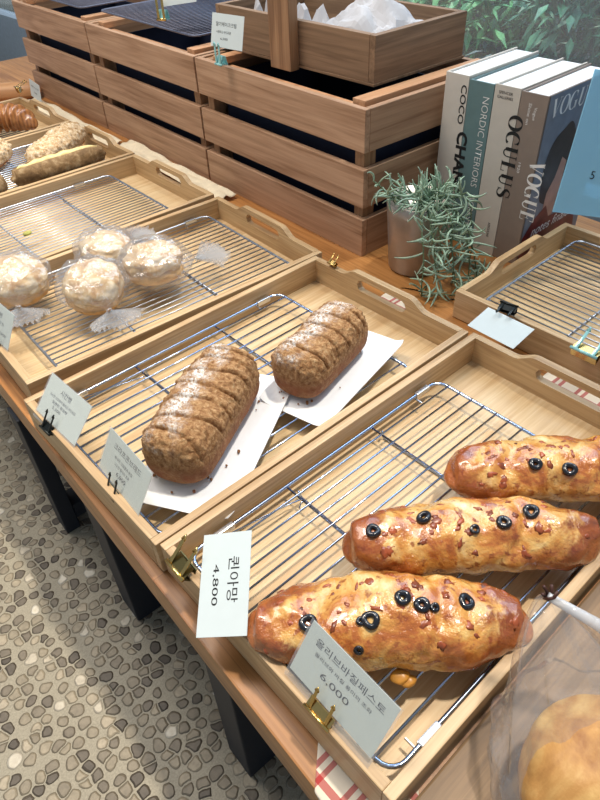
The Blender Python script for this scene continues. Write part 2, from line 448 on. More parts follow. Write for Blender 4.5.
# crumpled paper
M['tissue'] = plain('tissue_paper', (186, 184, 186), .8, var=.02)
def sheet(nx, ny, f):
    bm = bmesh.new(); g = [[bm.verts.new(f(i/nx, j/ny)) for j in range(ny+1)] for i in range(nx+1)]
    for i in range(nx):
        for j in range(ny): bm.faces.new((g[i][j], g[i+1][j], g[i+1][j+1], g[i][j+1]))
    return bm
def thick(bm, t):
    bm.normal_update(); vs = bm.verts[:]; fs = bm.faces[:]; edges = [e for e in bm.edges if len(e.link_faces) == 1]
    sgn = 1 if sum(f.normal.z for f in fs) > 0 else -1
    lo = {v: bm.verts.new(v.co-v.normal*t*sgn) for v in vs}
    for f in fs: bm.faces.new([lo[v] for v in reversed(f.verts)])
    for e in edges:
        a, b = e.verts; bm.faces.new((a, b, lo[b], lo[a]))
    bmesh.ops.recalc_face_normals(bm, faces=bm.faces); return bm
def crump(u, v):
    x = .016+u*(BD-.032); y = .016+v*(.21-.016)
    h = .045+.045*math.exp(-((u-.55)/.35)**2-((v-.55)/.4)**2)
    n = noise.voronoi(Vector((u*3.1, v*3.1, 2)))[0]
    h += .022*(n[1]-n[0])+.010*noise.noise(Vector((u*6, v*6, 0)))
    e = min(u, 1-u, v, 1-v); h = .02+(h-.02)*min(1, e*6)
    return (x, y, max(.008, h))
tag(thick_obj := build('tissue_paper', thick(sheet(26, 26, crump), .0006), M['tissue']), 'crumpled white tissue paper lying inside the dark brown box', 'paper')
thick_obj.location = (.684, .356, .2036); thick_obj.rotation_euler = (0, 0, -.012)
tis2 = build('tissue_paper', thick(sheet(18, 18, lambda u, v: (.02+u*.17, .225+v*.165, .012+.03*noise.noise(Vector((u*4, v*4, 7)))**2*6+.02*math.sin(PI*u)*math.sin(PI*v))), .0006), M['tissue'])
tag(tis2, 'flatter sheet of white tissue paper behind the post of the brown box', 'paper', loc=(.684, .356, .2036), rz=-.012)

# ---------------------------------------------------------------- text
def text_mesh(s, mat, parent, origin, right, up, size, width=None, name='lettering', bold=0, center=False, shear=0, weight=None):
    c = bpy.data.curves.new('txt', 'FONT'); c.body = s; c.size = 1; c.offset = bold; c.resolution_u = 3; c.shear = shear
    o = bpy.data.objects.new('txt', c); COL.objects.link(o); bpy.context.view_layer.update()
    me = bpy.data.meshes.new_from_object(o.evaluated_get(bpy.context.evaluated_depsgraph_get()))
    COL.objects.unlink(o); bpy.data.objects.remove(o); bpy.data.curves.remove(c)
    xs = [v.co.x for v in me.vertices]; x0, x1 = min(xs), max(xs)
    sx = size if width is None else width/(x1-x0)
    right = Vector(right).normalized(); up = Vector(up).normalized(); origin = Vector(origin)
    off = (x1-x0)/2 if center else 0
    for v in me.vertices: v.co = origin+right*((v.co.x-x0-off)*sx)+up*(v.co.y*size)
    me.materials.clear(); me.materials.append(mat)
    ob = bpy.data.objects.new(name, me); COL.objects.link(ob); ob.parent = parent; return ob

# serif capitals drawn with thick verticals and thin horizontals
def ribbon(bm, pts, wfun, f):
    prev = None
    for i, p in enumerate(pts):
        a = Vector(pts[max(0, i-1)]); b = Vector(pts[min(len(pts)-1, i+1)]); t = (b-a).normalized()
        n = Vector((-t.y, t.x)); w = wfun(t, i/(len(pts)-1)); p = Vector(p)
        cur = (bm.verts.new(f(*(p+n*w/2))), bm.verts.new(f(*(p-n*w/2))))
        if prev: bm.faces.new((prev[0], prev[1], cur[1], cur[0]))
        prev = cur
def arc(cx, cy, rx, ry, a0, a1, n=20):
    return [(cx+rx*math.cos(math.radians(a0+(a1-a0)*k/n)), cy+ry*math.sin(math.radians(a0+(a1-a0)*k/n))) for k in range(n+1)]
def serif_text(s, mat, parent, origin, right, up, H, name='lettering', thickw=.17, thin=.035, sx=1.0, gap=.12, slant=0):
    bm = bmesh.new(); x = 0
    R, U, O = Vector(right).normalized(), Vector(up).normalized(), Vector(origin)
    con = lambda t, u: thin+(thickw-thin)*abs(t.y)**1.5
    fix = lambda w: (lambda t, u: w)
    for ch in s:
        f = lambda a, b, x=x: O+R*((x+a*sx+slant*b)*H)+U*(b*H)
        S = lambda a0, a1, y: ribbon(bm, [(a0, y), (a1, y)], fix(thin), f)
        if ch == 'O': ribbon(bm, arc(.42, .5, .36, .47, 90, 450, 36), con, f); w = .84
        elif ch == 'C': ribbon(bm, arc(.42, .5, .36, .47, 48, 318, 30), con, f); ribbon(bm, [(.66, .95), (.66, .68)], fix(thin), f); w = .76
        elif ch == 'G': ribbon(bm, arc(.42, .5, .36, .47, 48, 315, 30), con, f); ribbon(bm, [(.70, .05), (.70, .44)], fix(thickw), f); S(.52, .84, .44); ribbon(bm, [(.66, .95), (.66, .68)], fix(thin), f); w = .88
        elif ch == 'U':
            ribbon(bm, [(.2, .98), (.2, .3)]+arc(.43, .3, .23, .27, 190, 350, 12)+[(.66, .3), (.66, .98)], lambda t, u: thickw if (u < .2) else thin+(.02 if u > .8 else .04), f)
            S(.04, .36, .98); S(.54, .78, .98); w = .82
        elif ch == 'L': ribbon(bm, [(.2, .02), (.2, .98)], fix(thickw), f); S(.04, .36, .98); S(.04, .66, .02); ribbon(bm, [(.66, 0), (.66, .26)], fix(thin), f); w = .7
        elif ch == 'E':
            ribbon(bm, [(.2, .02), (.2, .98)], fix(thickw), f); S(.04, .66, .98); S(.04, .68, .02); S(.2, .5, .5)
            ribbon(bm, [(.66, 0), (.68, .26)], fix(thin), f); ribbon(bm, [(.66, .98), (.64, .74)], fix(thin), f); ribbon(bm, [(.5, .38), (.5, .62)], fix(thin), f); w = .74
        elif ch == 'V': ribbon(bm, [(.12, .98), (.42, .02)], fix(thickw), f); ribbon(bm, [(.42, .02), (.70, .98)], fix(thin), f); S(0, .28, .98); S(.58, .82, .98); w = .8
        elif ch == 'S':
            p = arc(.36, .72, .24, .25, 40, 180, 12)+[(.16, .62), (.30, .53), (.46, .46), (.58, .36)]+arc(.36, .27, .25, .25, 0, -150, 14)
            ribbon(bm, p, lambda t, u: thin+(thickw-thin)*max(0, 1-abs(u-.5)*3.2)+.01, f)
            ribbon(bm, [(.58, .96), (.58, .7)], fix(thin), f); ribbon(bm, [(.1, .3), (.1, .03)], fix(thin), f); w = .72
        x += (w*sx+gap)
    o = build(name, bm, mat, parent); return o, x*H

# ---------------------------------------------------------------- price cards and clips
CW, CH = .090, .050
def frame(bl, br, tl):
    bl, br, tl = Vector(bl), Vector(br), Vector(tl)
    x = (br-bl).normalized(); y = (tl-bl); y = (y-x*y.dot(x)).normalized(); z = x.cross(y)
    m = Matrix((x, y, z)).transposed().to_4x4(); m.translation = bl; return m
def price_card(label, mtx, lines, w=CW, h=CH, mat='card', sleeve=True, group=None):
    t = thing('price_card', label, 'price card', mat=mtx)
    cd = build('card', newbox(0, w, 0, h, 0, .0005), M[mat], t)
    for (s, x, y, size, width, cen) in lines:
        text_mesh(s, M['ink'], cd, (x, y, .0007), (1, 0, 0), (0, 1, 0), size, width, center=cen)
    if sleeve:
        build('plastic_sleeve', newbox(-.002, w+.002, -.008, h+.0015, .0009, .0011), M['sleeve_film'], t)
    return t
def clip(label, mtx, body='blackm', prong='gold', w=.020, s=1.0):
    """local: x along the spine, y up towards the card, z towards the camera; origin at card's bottom edge."""
    t = thing('binder_clip', label, 'clip', mat=mtx)
    bm = bmesh.new()
    prof = [(-.0055*s, -.0055*s), (-.0055*s, .0042*s), (.0035*s, .0024), (.0035*s, .0016), (-.0045*s, .0030*s), (-.0045*s, -.0046*s), (.003*s, -.0022), (.0035*s, -.0030)]
    va = [bm.verts.new((-w/2, a, b)) for a, b in prof]; vb = [bm.verts.new((w/2, a, b)) for a, b in prof]
    n = len(prof)
    for k in range(n): bm.faces.new((va[k], va[(k+1) % n], vb[(k+1) % n], vb[k]))
    bm.faces.new(va[::-1]); bm.faces.new(vb)
    build('clip_body', bm, M[body], t)
    for q in (-1, 1):
        bm = bmesh.new(); x = q*w*.34; d = .0013*s
        box(bm, x-d, x+d, -.004*s, .0155*s, .0042*s, .0050*s, M4=Matrix.Rotation(.10, 4, 'X'), bev=.0003)
        pts = [(x-d, .013*s, .0062*s), (x, .0165*s, .0068*s), (x+d, .013*s, .0062*s)]
        tube(bm, pts, .0009*s, 6); build('clip_prong', bm, M[prong], t, True)
    bm = bmesh.new(); tube(bm, [(-w/2-.001, -.0052*s, .0045*s), (w/2+.001, -.0052*s, .0045*s)], .0013*s, 7); build('clip_hinge', bm, M[prong], t, True)
    return t
# olive & basil card
m4 = frame((.0121, -.183, .0090), (.0103, -.2749, .0065), (.0376, -.1850, .0495))
price_card('white price card reading 6,000 clipped in front of the olive and cheese breads', m4,
    [('올리브바질페스토', .010, .0355, .0078, .072, False), ('올리브와 바질 풍미의 조화', .014, .0275, .0040, .060, False), ('6,000', .026, .0160, .0080, .030, False)])
clip('brass clip gripping the 6,000 card on the near rim of the olive bread tray', m4 @ Matrix.Translation((.041, -.004, 0)), 'gold', 'gold', .026, 1.1)
m2 = frame((.0130, .1331, -.001), (.0080, .0421, .000), (.0330, .1290, .0330))
price_card('price card with a heading and two small text lines in front of the larger loaf', m2,
    [('크라프콘브레드', .016, .0350, .0080, .058, False), ('바삭한 크럼블과 통밀', .023, .0260, .0042, .038, False), ('고소한 풍미의 조화', .026, .0195, .0040, .032, False), ('6,800', .034, .0110, .0066, .020, False)])
clip('dark green clip holding the card in front of the larger sugar-dusted loaf', m2 @ Matrix.Translation((.040, -.004, 0)), 'greend', 'blackm', .022, 1.1)
m1 = frame((.0040, .2690, .0006), (.0078, .1789, .0010), (.0375, .2706, .0378))
price_card('price card at the left corner of the loaf tray beside the wrapped bun tray', m1,
    [('시칸빵', .030, .0355, .0080, .024, False), ('고소한 소보로가 올라간 부드러운', .012, .0275, .0040, .058, False), ('달콤한 통밀빵', .022, .0215, .0040, .034, False), ('5,300', .026, .0155, .0050, .018, False)])
clip('black clip holding the card at the left corner of the loaf tray', m1 @ Matrix.Translation((.036, -.004, 0)), 'blackm', 'blackm', .022, 1.1)
# loose card reading down
m3 = frame((.0337, -.0397, .023), (-.0242, -.0997, -.0105), (.0605, -.0772, .0388))
price_card('handwritten card reading 4,800, turned sideways and overhanging the near tray rim', m3,
    [('퀸아망', .022, .0290, .0125, .040, False), ('4,800', .028, .0130, .0085, .036, False)], mat='card_w', sleeve=False)
m3c = frame((.008, -.021, .002), (.006, -.057, .002), (.036, -.031, .026))
clip('brass and olive clip at the near left corner of the olive bread tray', m3c @ Matrix.Translation((.018, .001, .001)), 'goldd', 'gold', .028, 1.5)
# card at sideways tray
m5 = frame((.5160, -.0560, .0110), (.4990, .0180, .0110), (.5800, -.0330, .0110))
def fr5(): # plain card seen from behind, leaning on near wall of the sideways tray
    m = frame((.5095, .0110, -.0060), (.5040, -.0690, -.0010), (.5660, .0220, .0060)); return m
price_card('blank backed white card held by a black clip on the sideways tray rim', frame((.5120, .0130, -.004), (.5060, -.0660, -.001), (.5610, .0330, .008)), [], w=.076, h=.043, mat='card_w', sleeve=False)
clip('black clip gripping the blank white card on the sideways tray rim', frame((.5660, -.0300, .0100), (.5600, -.0030, .0100), (.5560, -.0320, .0085)) @ Matrix.Translation((.017, 0, .0)), 'blackm', 'blackm', .024, 1.2)
clip('large brass clip at the right edge gripping the sideways tray rim', frame((.5600, -.1200, .0050), (.5600, -.1600, .0050), (.5830, -.1200, .0150)) @ Matrix.Translation((.014, 0, .0)), 'gold', 'teal_clip', .034, 1.6)
# crate cards
mc = frame((.6100, .6865, .2300), (.6140, .600, .2320), (.6240, .672, .282))
price_card('small white price card standing on the right crate in front of the brown box', mc,
    [('딸기케이크크림', .012, .033, .0075, .055, False), ('시원하고 부드러운', .014, .022, .005, .040, False), ('6,300', .026, .012, .005, .020, False)], w=.086, h=.052, mat='card_w', sleeve=False)
clip('teal clip gripping the price card on the rim of the right crate', frame((.6060, .684, .224), (.6060, .604, .224), (.6110, .684, .27)) @ Matrix.Translation((.032, -.010, 0)), 'teal_clip', 'teal_clip', .017, 1.6)
mk = frame((.634, .870, .268), (.680, .815, .276), (.640, .885, .318))
price_card('white price card leaning on the rack of the middle crate, cut by the top edge', mk, [], w=.070, h=.048, mat='card_w', sleeve=False)
clip('teal and brass clip holding the card on the rack of the middle crate', frame((.632, .885, .262), (.650, .850, .262), (.640, .880, .30)) @ Matrix.Translation((.012, -.006, .002)), 'teal_clip', 'gold', .018, 1.9)
mw_ = frame((.600, 1.596, -.022), (.598, 1.520, -.030), (.606, 1.612, .028))
price_card('white price card in front of the left end crate behind the croissant tray', mw_, [('페이스트리', .010, .028, .006, .045, False), ('4,300', .022, .014, .006, .02, False)], w=.066, h=.046, mat='card_w', sleeve=False)
clip('brass clip holding the card on the handle of the croissant tray', frame((.546, 1.535, .022), (.544, 1.495, .022), (.58, 1.535, .030)) @ Matrix.Translation((.016, 0, 0)), 'gold', 'gold', .022, 1.5)
mz = frame((.0255, .500, .002), (.0290, .412, .002), (.0500, .505, .045))
price_card('pale price card cut by the left picture edge, on the wrapped bun tray', mz, [('크림빵', .030, .034, .008, .03, False), ('부드러운 크림', .022, .025, .005, .045, False), ('3,800', .058, .012, .005, .02, False)])
clip('black clip holding the card at the left picture edge', mz @ Matrix.Translation((.060, -.004, 0)), 'blackm', 'blackm', .022, 1.1)
clip('tiny brass clip on the far handle of the loaf tray', frame((.492, .262, .006), (.492, .240, .006), (.505, .262, .016)) @ Matrix.Translation((.008, 0, .001)), 'gold', 'gold', .014, .8)

# ---------------------------------------------------------------- breads
def torpedo(L, W, H, nu=110, nv=64, pu=2.6, box_=2.3, flat=.30, disp=None, curve=0, base=0):
    bm = bmesh.new(); rings = []
    for i in range(nu+1):
        u = -1+2*i/nu; u = math.sin(u*PI/2)*.35+u*.65
        r = max(0, 1-abs(u)**pu)**(1/2.0)
        ring = []
        for k in range(nv):
            a = 2*PI*k/nv; c, s = math.cos(a), math.sin(a)
            cy = math.copysign(abs(c)**(2/box_), c); cz = math.copysign(abs(s)**(2/box_), s)
            y = W/2*r*cy
            z = (H*(1-flat)*cz if s > 0 else H*flat*cz)*(.35+.65*r)*(r if r < .5 else 1) if r < .5 else (H*(1-flat)*cz if s > 0 else H*flat*cz)*(.35+.65*r)
            x = u*L/2
            p = Vector((x, y+curve*(u*u), z))
            if disp:
                n = Vector((u**5*.8, cy*(.3+r), max(-.2, cz)))
                if n.length > 1e-6: n.normalize()
                p = p+n*disp(p, u, a, s)*min(1, r*1.6+.1)
            ring.append(p)
        rings.append(ring)
    zmin = min(p.z for r_ in rings for p in r_)
    vs = [[bm.verts.new((p.x, p.y, p.z-zmin+base)) for p in r_] for r_ in rings]
    for i in range(nu):
        for k in range(nv): bm.faces.new((vs[i][k], vs[i+1][k], vs[i+1][(k+1) % nv], vs[i][(k+1) % nv]))
    bmesh.ops.remove_doubles(bm, verts=bm.verts, dist=1e-5)
    bmesh.ops.recalc_face_normals(bm, faces=bm.faces)
    return bm
def N(p, f, o=0): return noise.noise(Vector((p.x*f+o, p.y*f+o*1.7, p.z*f-o)))

def olive_bread_mat():
    t = NT('cheese_glazed_crust'); co = t.co()
    geo = t.n.new('ShaderNodeSeparateXYZ'); t.l.new(co, geo.inputs[0])
    f = t.noise(co, 26, 5, .6, .6)
    crust = t.ramp(f, [(.25, (98, 46, 18)), (.45, (146, 76, 34)), (.6, (174, 100, 48)), (.78, (196, 130, 70))])
    f2 = t.noise(t.co(loc=(3.1, 1, 0)), 19, 5, .62, 1.0)
    # cheese lies along the crown, away from the tips
    ax = t.math('ABSOLUTE', geo.outputs[0]); tip = t.math('MULTIPLY', ax, 9.5)
    ay = t.math('ABSOLUTE', t.math('ADD', geo.outputs[1], .006)); side = t.math('MULTIPLY', ay, 9)
    low = t.math('MULTIPLY', t.math('SUBTRACT', .036, geo.outputs[2]), 8)
    m = t.math('SUBTRACT', t.math('SUBTRACT', t.math('SUBTRACT', t.math('ADD', f2, .86), tip), side), t.math('MAXIMUM', low, 0.0))
    cm = t.ramp(m, [(.36, (0, 0, 0, 1)), (.50, (1, 1, 1, 1))])
    f3 = t.noise(t.co(loc=(0, 5, 0)), 30, 5, .6, .6)
    cheese = t.ramp(f3, [(.27, (128, 62, 26)), (.40, (176, 102, 44)), (.50, (206, 146, 70)), (.60, (224, 182, 110)), (.75, (240, 222, 178))])
    c = t.mix(cm, crust, cheese)
    sp = t.noise(co, 120, 3, .6, .3)
    spots = t.ramp(sp, [(.56, (0, 0, 0, 1)), (.66, (.8, .8, .8, 1))])
    c = t.mix(spots, c, lin((134, 62, 28)))
    t.base(c); t.set(Roughness=.22, Coat_Weight=.9, Coat_Roughness=.10, Subsurface_Weight=.05, Subsurface_Radius=(.01, .005, .002))
    hb = t.math('ADD', t.math('MULTIPLY', f3, .6), t.noise(co, 300, 3))
    t.bump(hb, .55, .0018); return t.m
M['olive_bread'] = olive_bread_mat()
M['olive'] = plain('black_olive', (24, 26, 34), .18, var=.2, Coat_Weight=.4)
M['ham'] = plain('baked_ham', (156, 78, 44), .3, var=.35, Coat_Weight=.3)
M['cheese_drip'] = plain('toasted_cheese', (186, 130, 52), .35, var=.3)
def surf_hit(obj_bvh, x, y):
    h = obj_bvh.ray_cast(Vector((x, y, .2)), Vector((0, 0, -1)))
    return (h[0], h[1]) if h[0] is not None else (None, None)
from mathutils.bvhtree import BVHTree
def olive_bread(label, ctr, ang, L, W, H, olives, seed, drips=()):
    t = thing('olive_bread', label, 'bread', (ctr[0], ctr[1], ZR+.0004), ang)
    def disp(p, u, a, s):
        d = .007*N(p, 16, seed)+.0036*N(p, 45, seed+3)+.0012*N(p, 130, seed)
        d += .0035*math.exp(-((u-.25*math.sin(a*1.0)-.1)/.05)**2)*-1 if s > .3 else 0
        d -= .003*math.exp(-((u+.45-.18*math.cos(a))/.06)**2) if s > .2 else 0
        return d
    bm = torpedo(L, W, H, pu=3.2, disp=disp, flat=.34, curve=-.004, box_=2.15)
    bvh = BVHTree.FromBMesh(bm)
    build('crust', bm, M['olive_bread'], t, True)
    ca, sa = math.cos(-ang), math.sin(-ang)
    for (ox, oy, r) in olives:
        dx, dy = ox-ctr[0], oy-ctr[1]; x, y = ca*dx-sa*dy, sa*dx+ca*dy
        p, n = surf_hit(bvh, x, y)
        if p is None: continue
        q = n.to_track_quat('Z', 'Y').to_matrix().to_4x4(); q.translation = p+n*.0010
        bm = bmesh.new(); pts = []
        K = 20
        for k in range(K):
            a = 2*PI*k/K; rr = r*.86*(1+.06*math.sin(3*a+ox*300)); pts.append(q @ Vector((rr*math.cos(a), rr*.92*math.sin(a), .0004*math.sin(2*a))))
        tube(bm, pts, .0028 if r > .004 else .0017, 8, closed=True)
        build('olive_slice', bm, M['olive'], t, True)
    rnd = random.Random(seed*11)
    bm = bmesh.new(); c = 0
    while c < 46:
        x = rnd.uniform(-.44, .44)*L; y = rnd.uniform(-.42, .36)*W
        p, n = surf_hit(bvh, x, y)
        if p is None or p.z < H*.35: continue
        c += 1
        q = n.to_track_quat('Z', 'Y').to_matrix().to_4x4() @ Matrix.Rotation(rnd.uniform(0, 6), 4, 'Z'); q.translation = p-n*.0006
        sx, sy = rnd.uniform(.0020, .0062), rnd.uniform(.0018, .0042)
        rs = bmesh.ops.create_icosphere(bm, subdivisions=2, radius=1)
        for v in rs['verts']:
            k = 1+.7*noise.noise(v.co*1.5+Vector((c, 0, 0)))
            v.co = q @ Vector((v.co.x*sx*k, v.co.y*sy*k, v.co.z*.0014*k))
    hb = build('ham_bits', bm, M['ham'], t, True); hb['kind'] = 'stuff'
    if drips:
        for (ox, oy, oz, r) in drips:
            bm = bmesh.new()
            dx, dy = ox-ctr[0], oy-ctr[1]; x, y = ca*dx-sa*dy, sa*dx+ca*dy
            rs = bmesh.ops.create_icosphere(bm, subdivisions=3, radius=r)
            for v in rs['verts']:
                k = 1+.35*noise.noise(v.co*160+Vector((ox*50, 0, 0)))
                v.co = Vector((x+v.co.x*1.3*k, y+v.co.y*k, oz-ZR+v.co.z*.55*k))
            build('cheese_drip', bm, M['cheese_drip'], t, True)
    return t
def mid(a, b): return ((a[0]+b[0])/2, (a[1]+b[1])/2)
olive_bread('glazed olive and cheese bread nearest the camera, behind the 6,000 card', (.100, -.2085), math.radians(-43), .243, .080, .050,
    [(.041, -.174, .0060), (.076, -.210, .0062), (.107, -.216, .0050), (.115, -.230, .0050), (.121, -.238, .0030), (.146, -.251, .0058), (.056, -.2165, .0030), (.070, -.205, .003)], 3,
    drips=[(.0765, -.2440, -.007, .0065), (.0800, -.2500, -.010, .0055)])
olive_bread('glazed olive and cheese bread in the middle of the three', (.2215, -.2060), math.radians(-41), .246, .074, .052,
    [(.143, -.151, .0056), (.185, -.175, .0060), (.209, -.213, .0040), (.233, -.227, .0052), (.262, -.237, .0060)], 5,
    )
olive_bread('glazed olive and cheese bread farthest back, cut by the right edge', (.3540, -.2150), math.radians(-41), .235, .078, .052,
    [(.272, -.204, .0055), (.316, -.207, .0050), (.336, -.233, .0058), (.277, -.216, .0032)], 8)

# --- sugar-dusted crumb loaves
def loaf_mat():
    t = NT('sugared_crumb_crust'); co = t.co(); s = t.n.new('ShaderNodeSeparateXYZ'); t.l.new(co, s.inputs[0])
    f = t.noise(co, 190, 5, .75, .4)
    crumb = t.ramp(f, [(.28, (104, 66, 36)), (.43, (150, 106, 64)), (.57, (184, 142, 96)), (.73, (212, 182, 140))])
    crust = t.ramp(t.noise(co, 40, 4), [(.3, (120, 66, 36)), (.7, (164, 102, 62))])
    up = t.math('MULTIPLY', t.math('SUBTRACT', s.outputs[2], .022), 60, True)
    nn = t.math('MULTIPLY', t.math('SUBTRACT', t.noise(co, 60, 3), .38), 5, True)
    sm = t.math('MAXIMUM', up, t.math('MULTIPLY', nn, .55))
    c = t.mix(sm, crust, crumb)
    # sugar band, left of the crown
    b = t.math('ABSOLUTE', t.math('SUBTRACT', s.outputs[1], .010)); band = t.math('SUBTRACT', 1.0, t.math('MULTIPLY', b, 42), True)
    hz = t.math('MULTIPLY', t.math('SUBTRACT', s.outputs[2], .048), 70, True)
    sn = t.math('MULTIPLY', t.math('SUBTRACT', t.noise(co, 260, 4, .85), .42), 4.5, True)
    big = t.math('MULTIPLY', t.math('SUBTRACT', t.noise(t.co(loc=(1, 0, 0)), 42, 3), .40), 5, True)
    fac = t.math('MULTIPLY', t.math('MULTIPLY', band, hz), t.math('MULTIPLY', sn, big))
    c = t.mix(t.math('MULTIPLY', fac, 2.1, True), c, lin((240, 238, 234)))
    t.base(c); t.set(Roughness=.85); t.bump(f, 1.0, .0035); return t.m
M['loaf'] = loaf_mat()
def loaf(label, ctr, ang, L, W, H, cuts, seed, z0):
    t = thing('sugared_loaf', label, 'bread', (ctr[0], ctr[1], z0), ang)
    def disp(p, u, a, s):
        d = 0
        if s > -.2:
            crumb = max(0, noise.noise(Vector((p.x*170+seed, p.y*170, p.z*170))))**.8
            k = min(1, max(0, (s+.2)*2.2))
            d += k*(.0028*crumb+.0010*noise.noise(Vector((p.x*330, p.y*330, p.z*330)))+.0012*noise.noise(p*90)+.0028*N(p, 26, seed))
            for (uc, sk, dep) in cuts:
                du = (u-uc-sk*math.cos(a)-.03*math.sin(a*2+uc*9))
                if s > .12: d -= dep*math.exp(-(du/.012)**2)*min(1, (s-.12)*3)
                d += .0016*math.exp(-((du-.055)/.04)**2) if s > .3 else 0
        else: d += .0008*N(p, 50, seed)
        return d
    bm = torpedo(L, W, H, nu=190, nv=110, pu=9, box_=2.9, flat=.42, disp=disp)
    bmesh.ops.scale(bm, verts=bm.verts, vec=(1, 1, 1))
    build('crust', bm, M['loaf'], t, True)
    rnd = random.Random(seed)
    bm = bmesh.new()
    for k in range(16):
        a = rnd.uniform(0, 2*PI); x = math.cos(a)*L*rnd.uniform(.50, .56); y = math.sin(a)*W*rnd.uniform(.52, .62)
        rs = bmesh.ops.create_icosphere(bm, subdivisions=1, radius=rnd.uniform(.0009, .0022))
        for v in rs['verts']: v.co = v.co*(1+.4*noise.noise(v.co*900))+Vector((x, y, .0015))
    c = build('fallen_crumbs', bm, M['loaf'], t, True); c['kind'] = 'stuff'
    return t
cutsA = [(-.80, .03, .0035), (-.50, -.05, .005), (-.22, -.06, .006), (.06, -.05, .006), (.33, -.06, .006), (.58, -.05, .0055), (.80, -.04, .005)]
cutsB = [(-.62, -.03, .005), (-.28, -.05, .006), (.05, -.05, .006), (.38, -.06, .006), (.68, -.05, .005)]
ZP = ZR+.0016
loaf('larger sugar-dusted crumb loaf with scored crust, nearer the front card', (.1385, .1060), math.radians(29), .186, .082, .070, cutsA, 3, ZP)
loaf('smaller sugar-dusted crumb loaf, the one farther from the front card', (.3165, .0975), math.radians(14.5), .150, .072, .066, cutsB, 9, ZP)
# paper boards beneath, sides curling up slightly
def paper_board(label, ctr, ang, L, W, curl=.006):
    def f(u, v):
        x = (u-.5)*L; y = (v-.5)*W; e = abs(v-.5)*2
        z = .0004+curl*max(0, (e-.72)/.28)**1.6+.001*math.sin(u*5)*max(0, e-.5)
        cx = abs(u-.5)*2
        y *= 1-.06*max(0, cx-.9)*10
        return (x, y, z)
    o = build('paper_board', thick(sheet(24, 20, f), .0008), M['paper'], None)
    return tag(o, label, 'paper', loc=(ctr[0], ctr[1], ZR+.0006), rz=ang)
paper_board('white paper board under the larger sugar-dusted loaf', (.1470, .0930), math.radians(31), .235, .118)
paper_board('white paper board under the smaller sugar-dusted loaf', (.3260, .0830), math.radians(13), .200, .100)

# --- cream buns in cellophane
def bun_mat():
    t = NT('powdered_bun'); co = t.co(); f = t.noise(co, 38, 4, .6, .8); g = t.noise(co, 170, 4, .7)
    c = t.ramp(f, [(.28, (168, 120, 68)), (.43, (196, 156, 102)), (.56, (214, 188, 144)), (.75, (234, 222, 200))])
    c = t.mix(t.ramp(g, [(.48, (0, 0, 0, 1)), (.72, (.5, .5, .5, 1))]), c, lin((244, 240, 230)))
    t.base(c); t.set(Roughness=.8); t.bump(g, .6, .0015); return t.m
M['bun'] = bun_mat()
M['bun_low'] = plain('bun_underside', (214, 172, 116), .7, var=.12)
M['cream'] = plain('bun_cream', (206, 160, 110), .5, var=.1)
def blob(rx, ry, rz, seed, amp=.05, fr=3, sub=4, zshift=0, cut=None):
    bm = bmesh.new(); rs = bmesh.ops.create_icosphere(bm, subdivisions=sub, radius=1)
    for v in bm.verts:
        n = v.co.normalized(); k = 1+amp*noise.noise(n*fr+Vector((seed, 0, 0)))+amp*.4*noise.noise(n*fr*3+Vector((0, seed, 0)))
        z = n.z*rz*k
        if cut is not None and z < cut: z = cut+(z-cut)*.15
        v.co = Vector((n.x*rx*k, n.y*ry*k, z+zshift))
    return bm
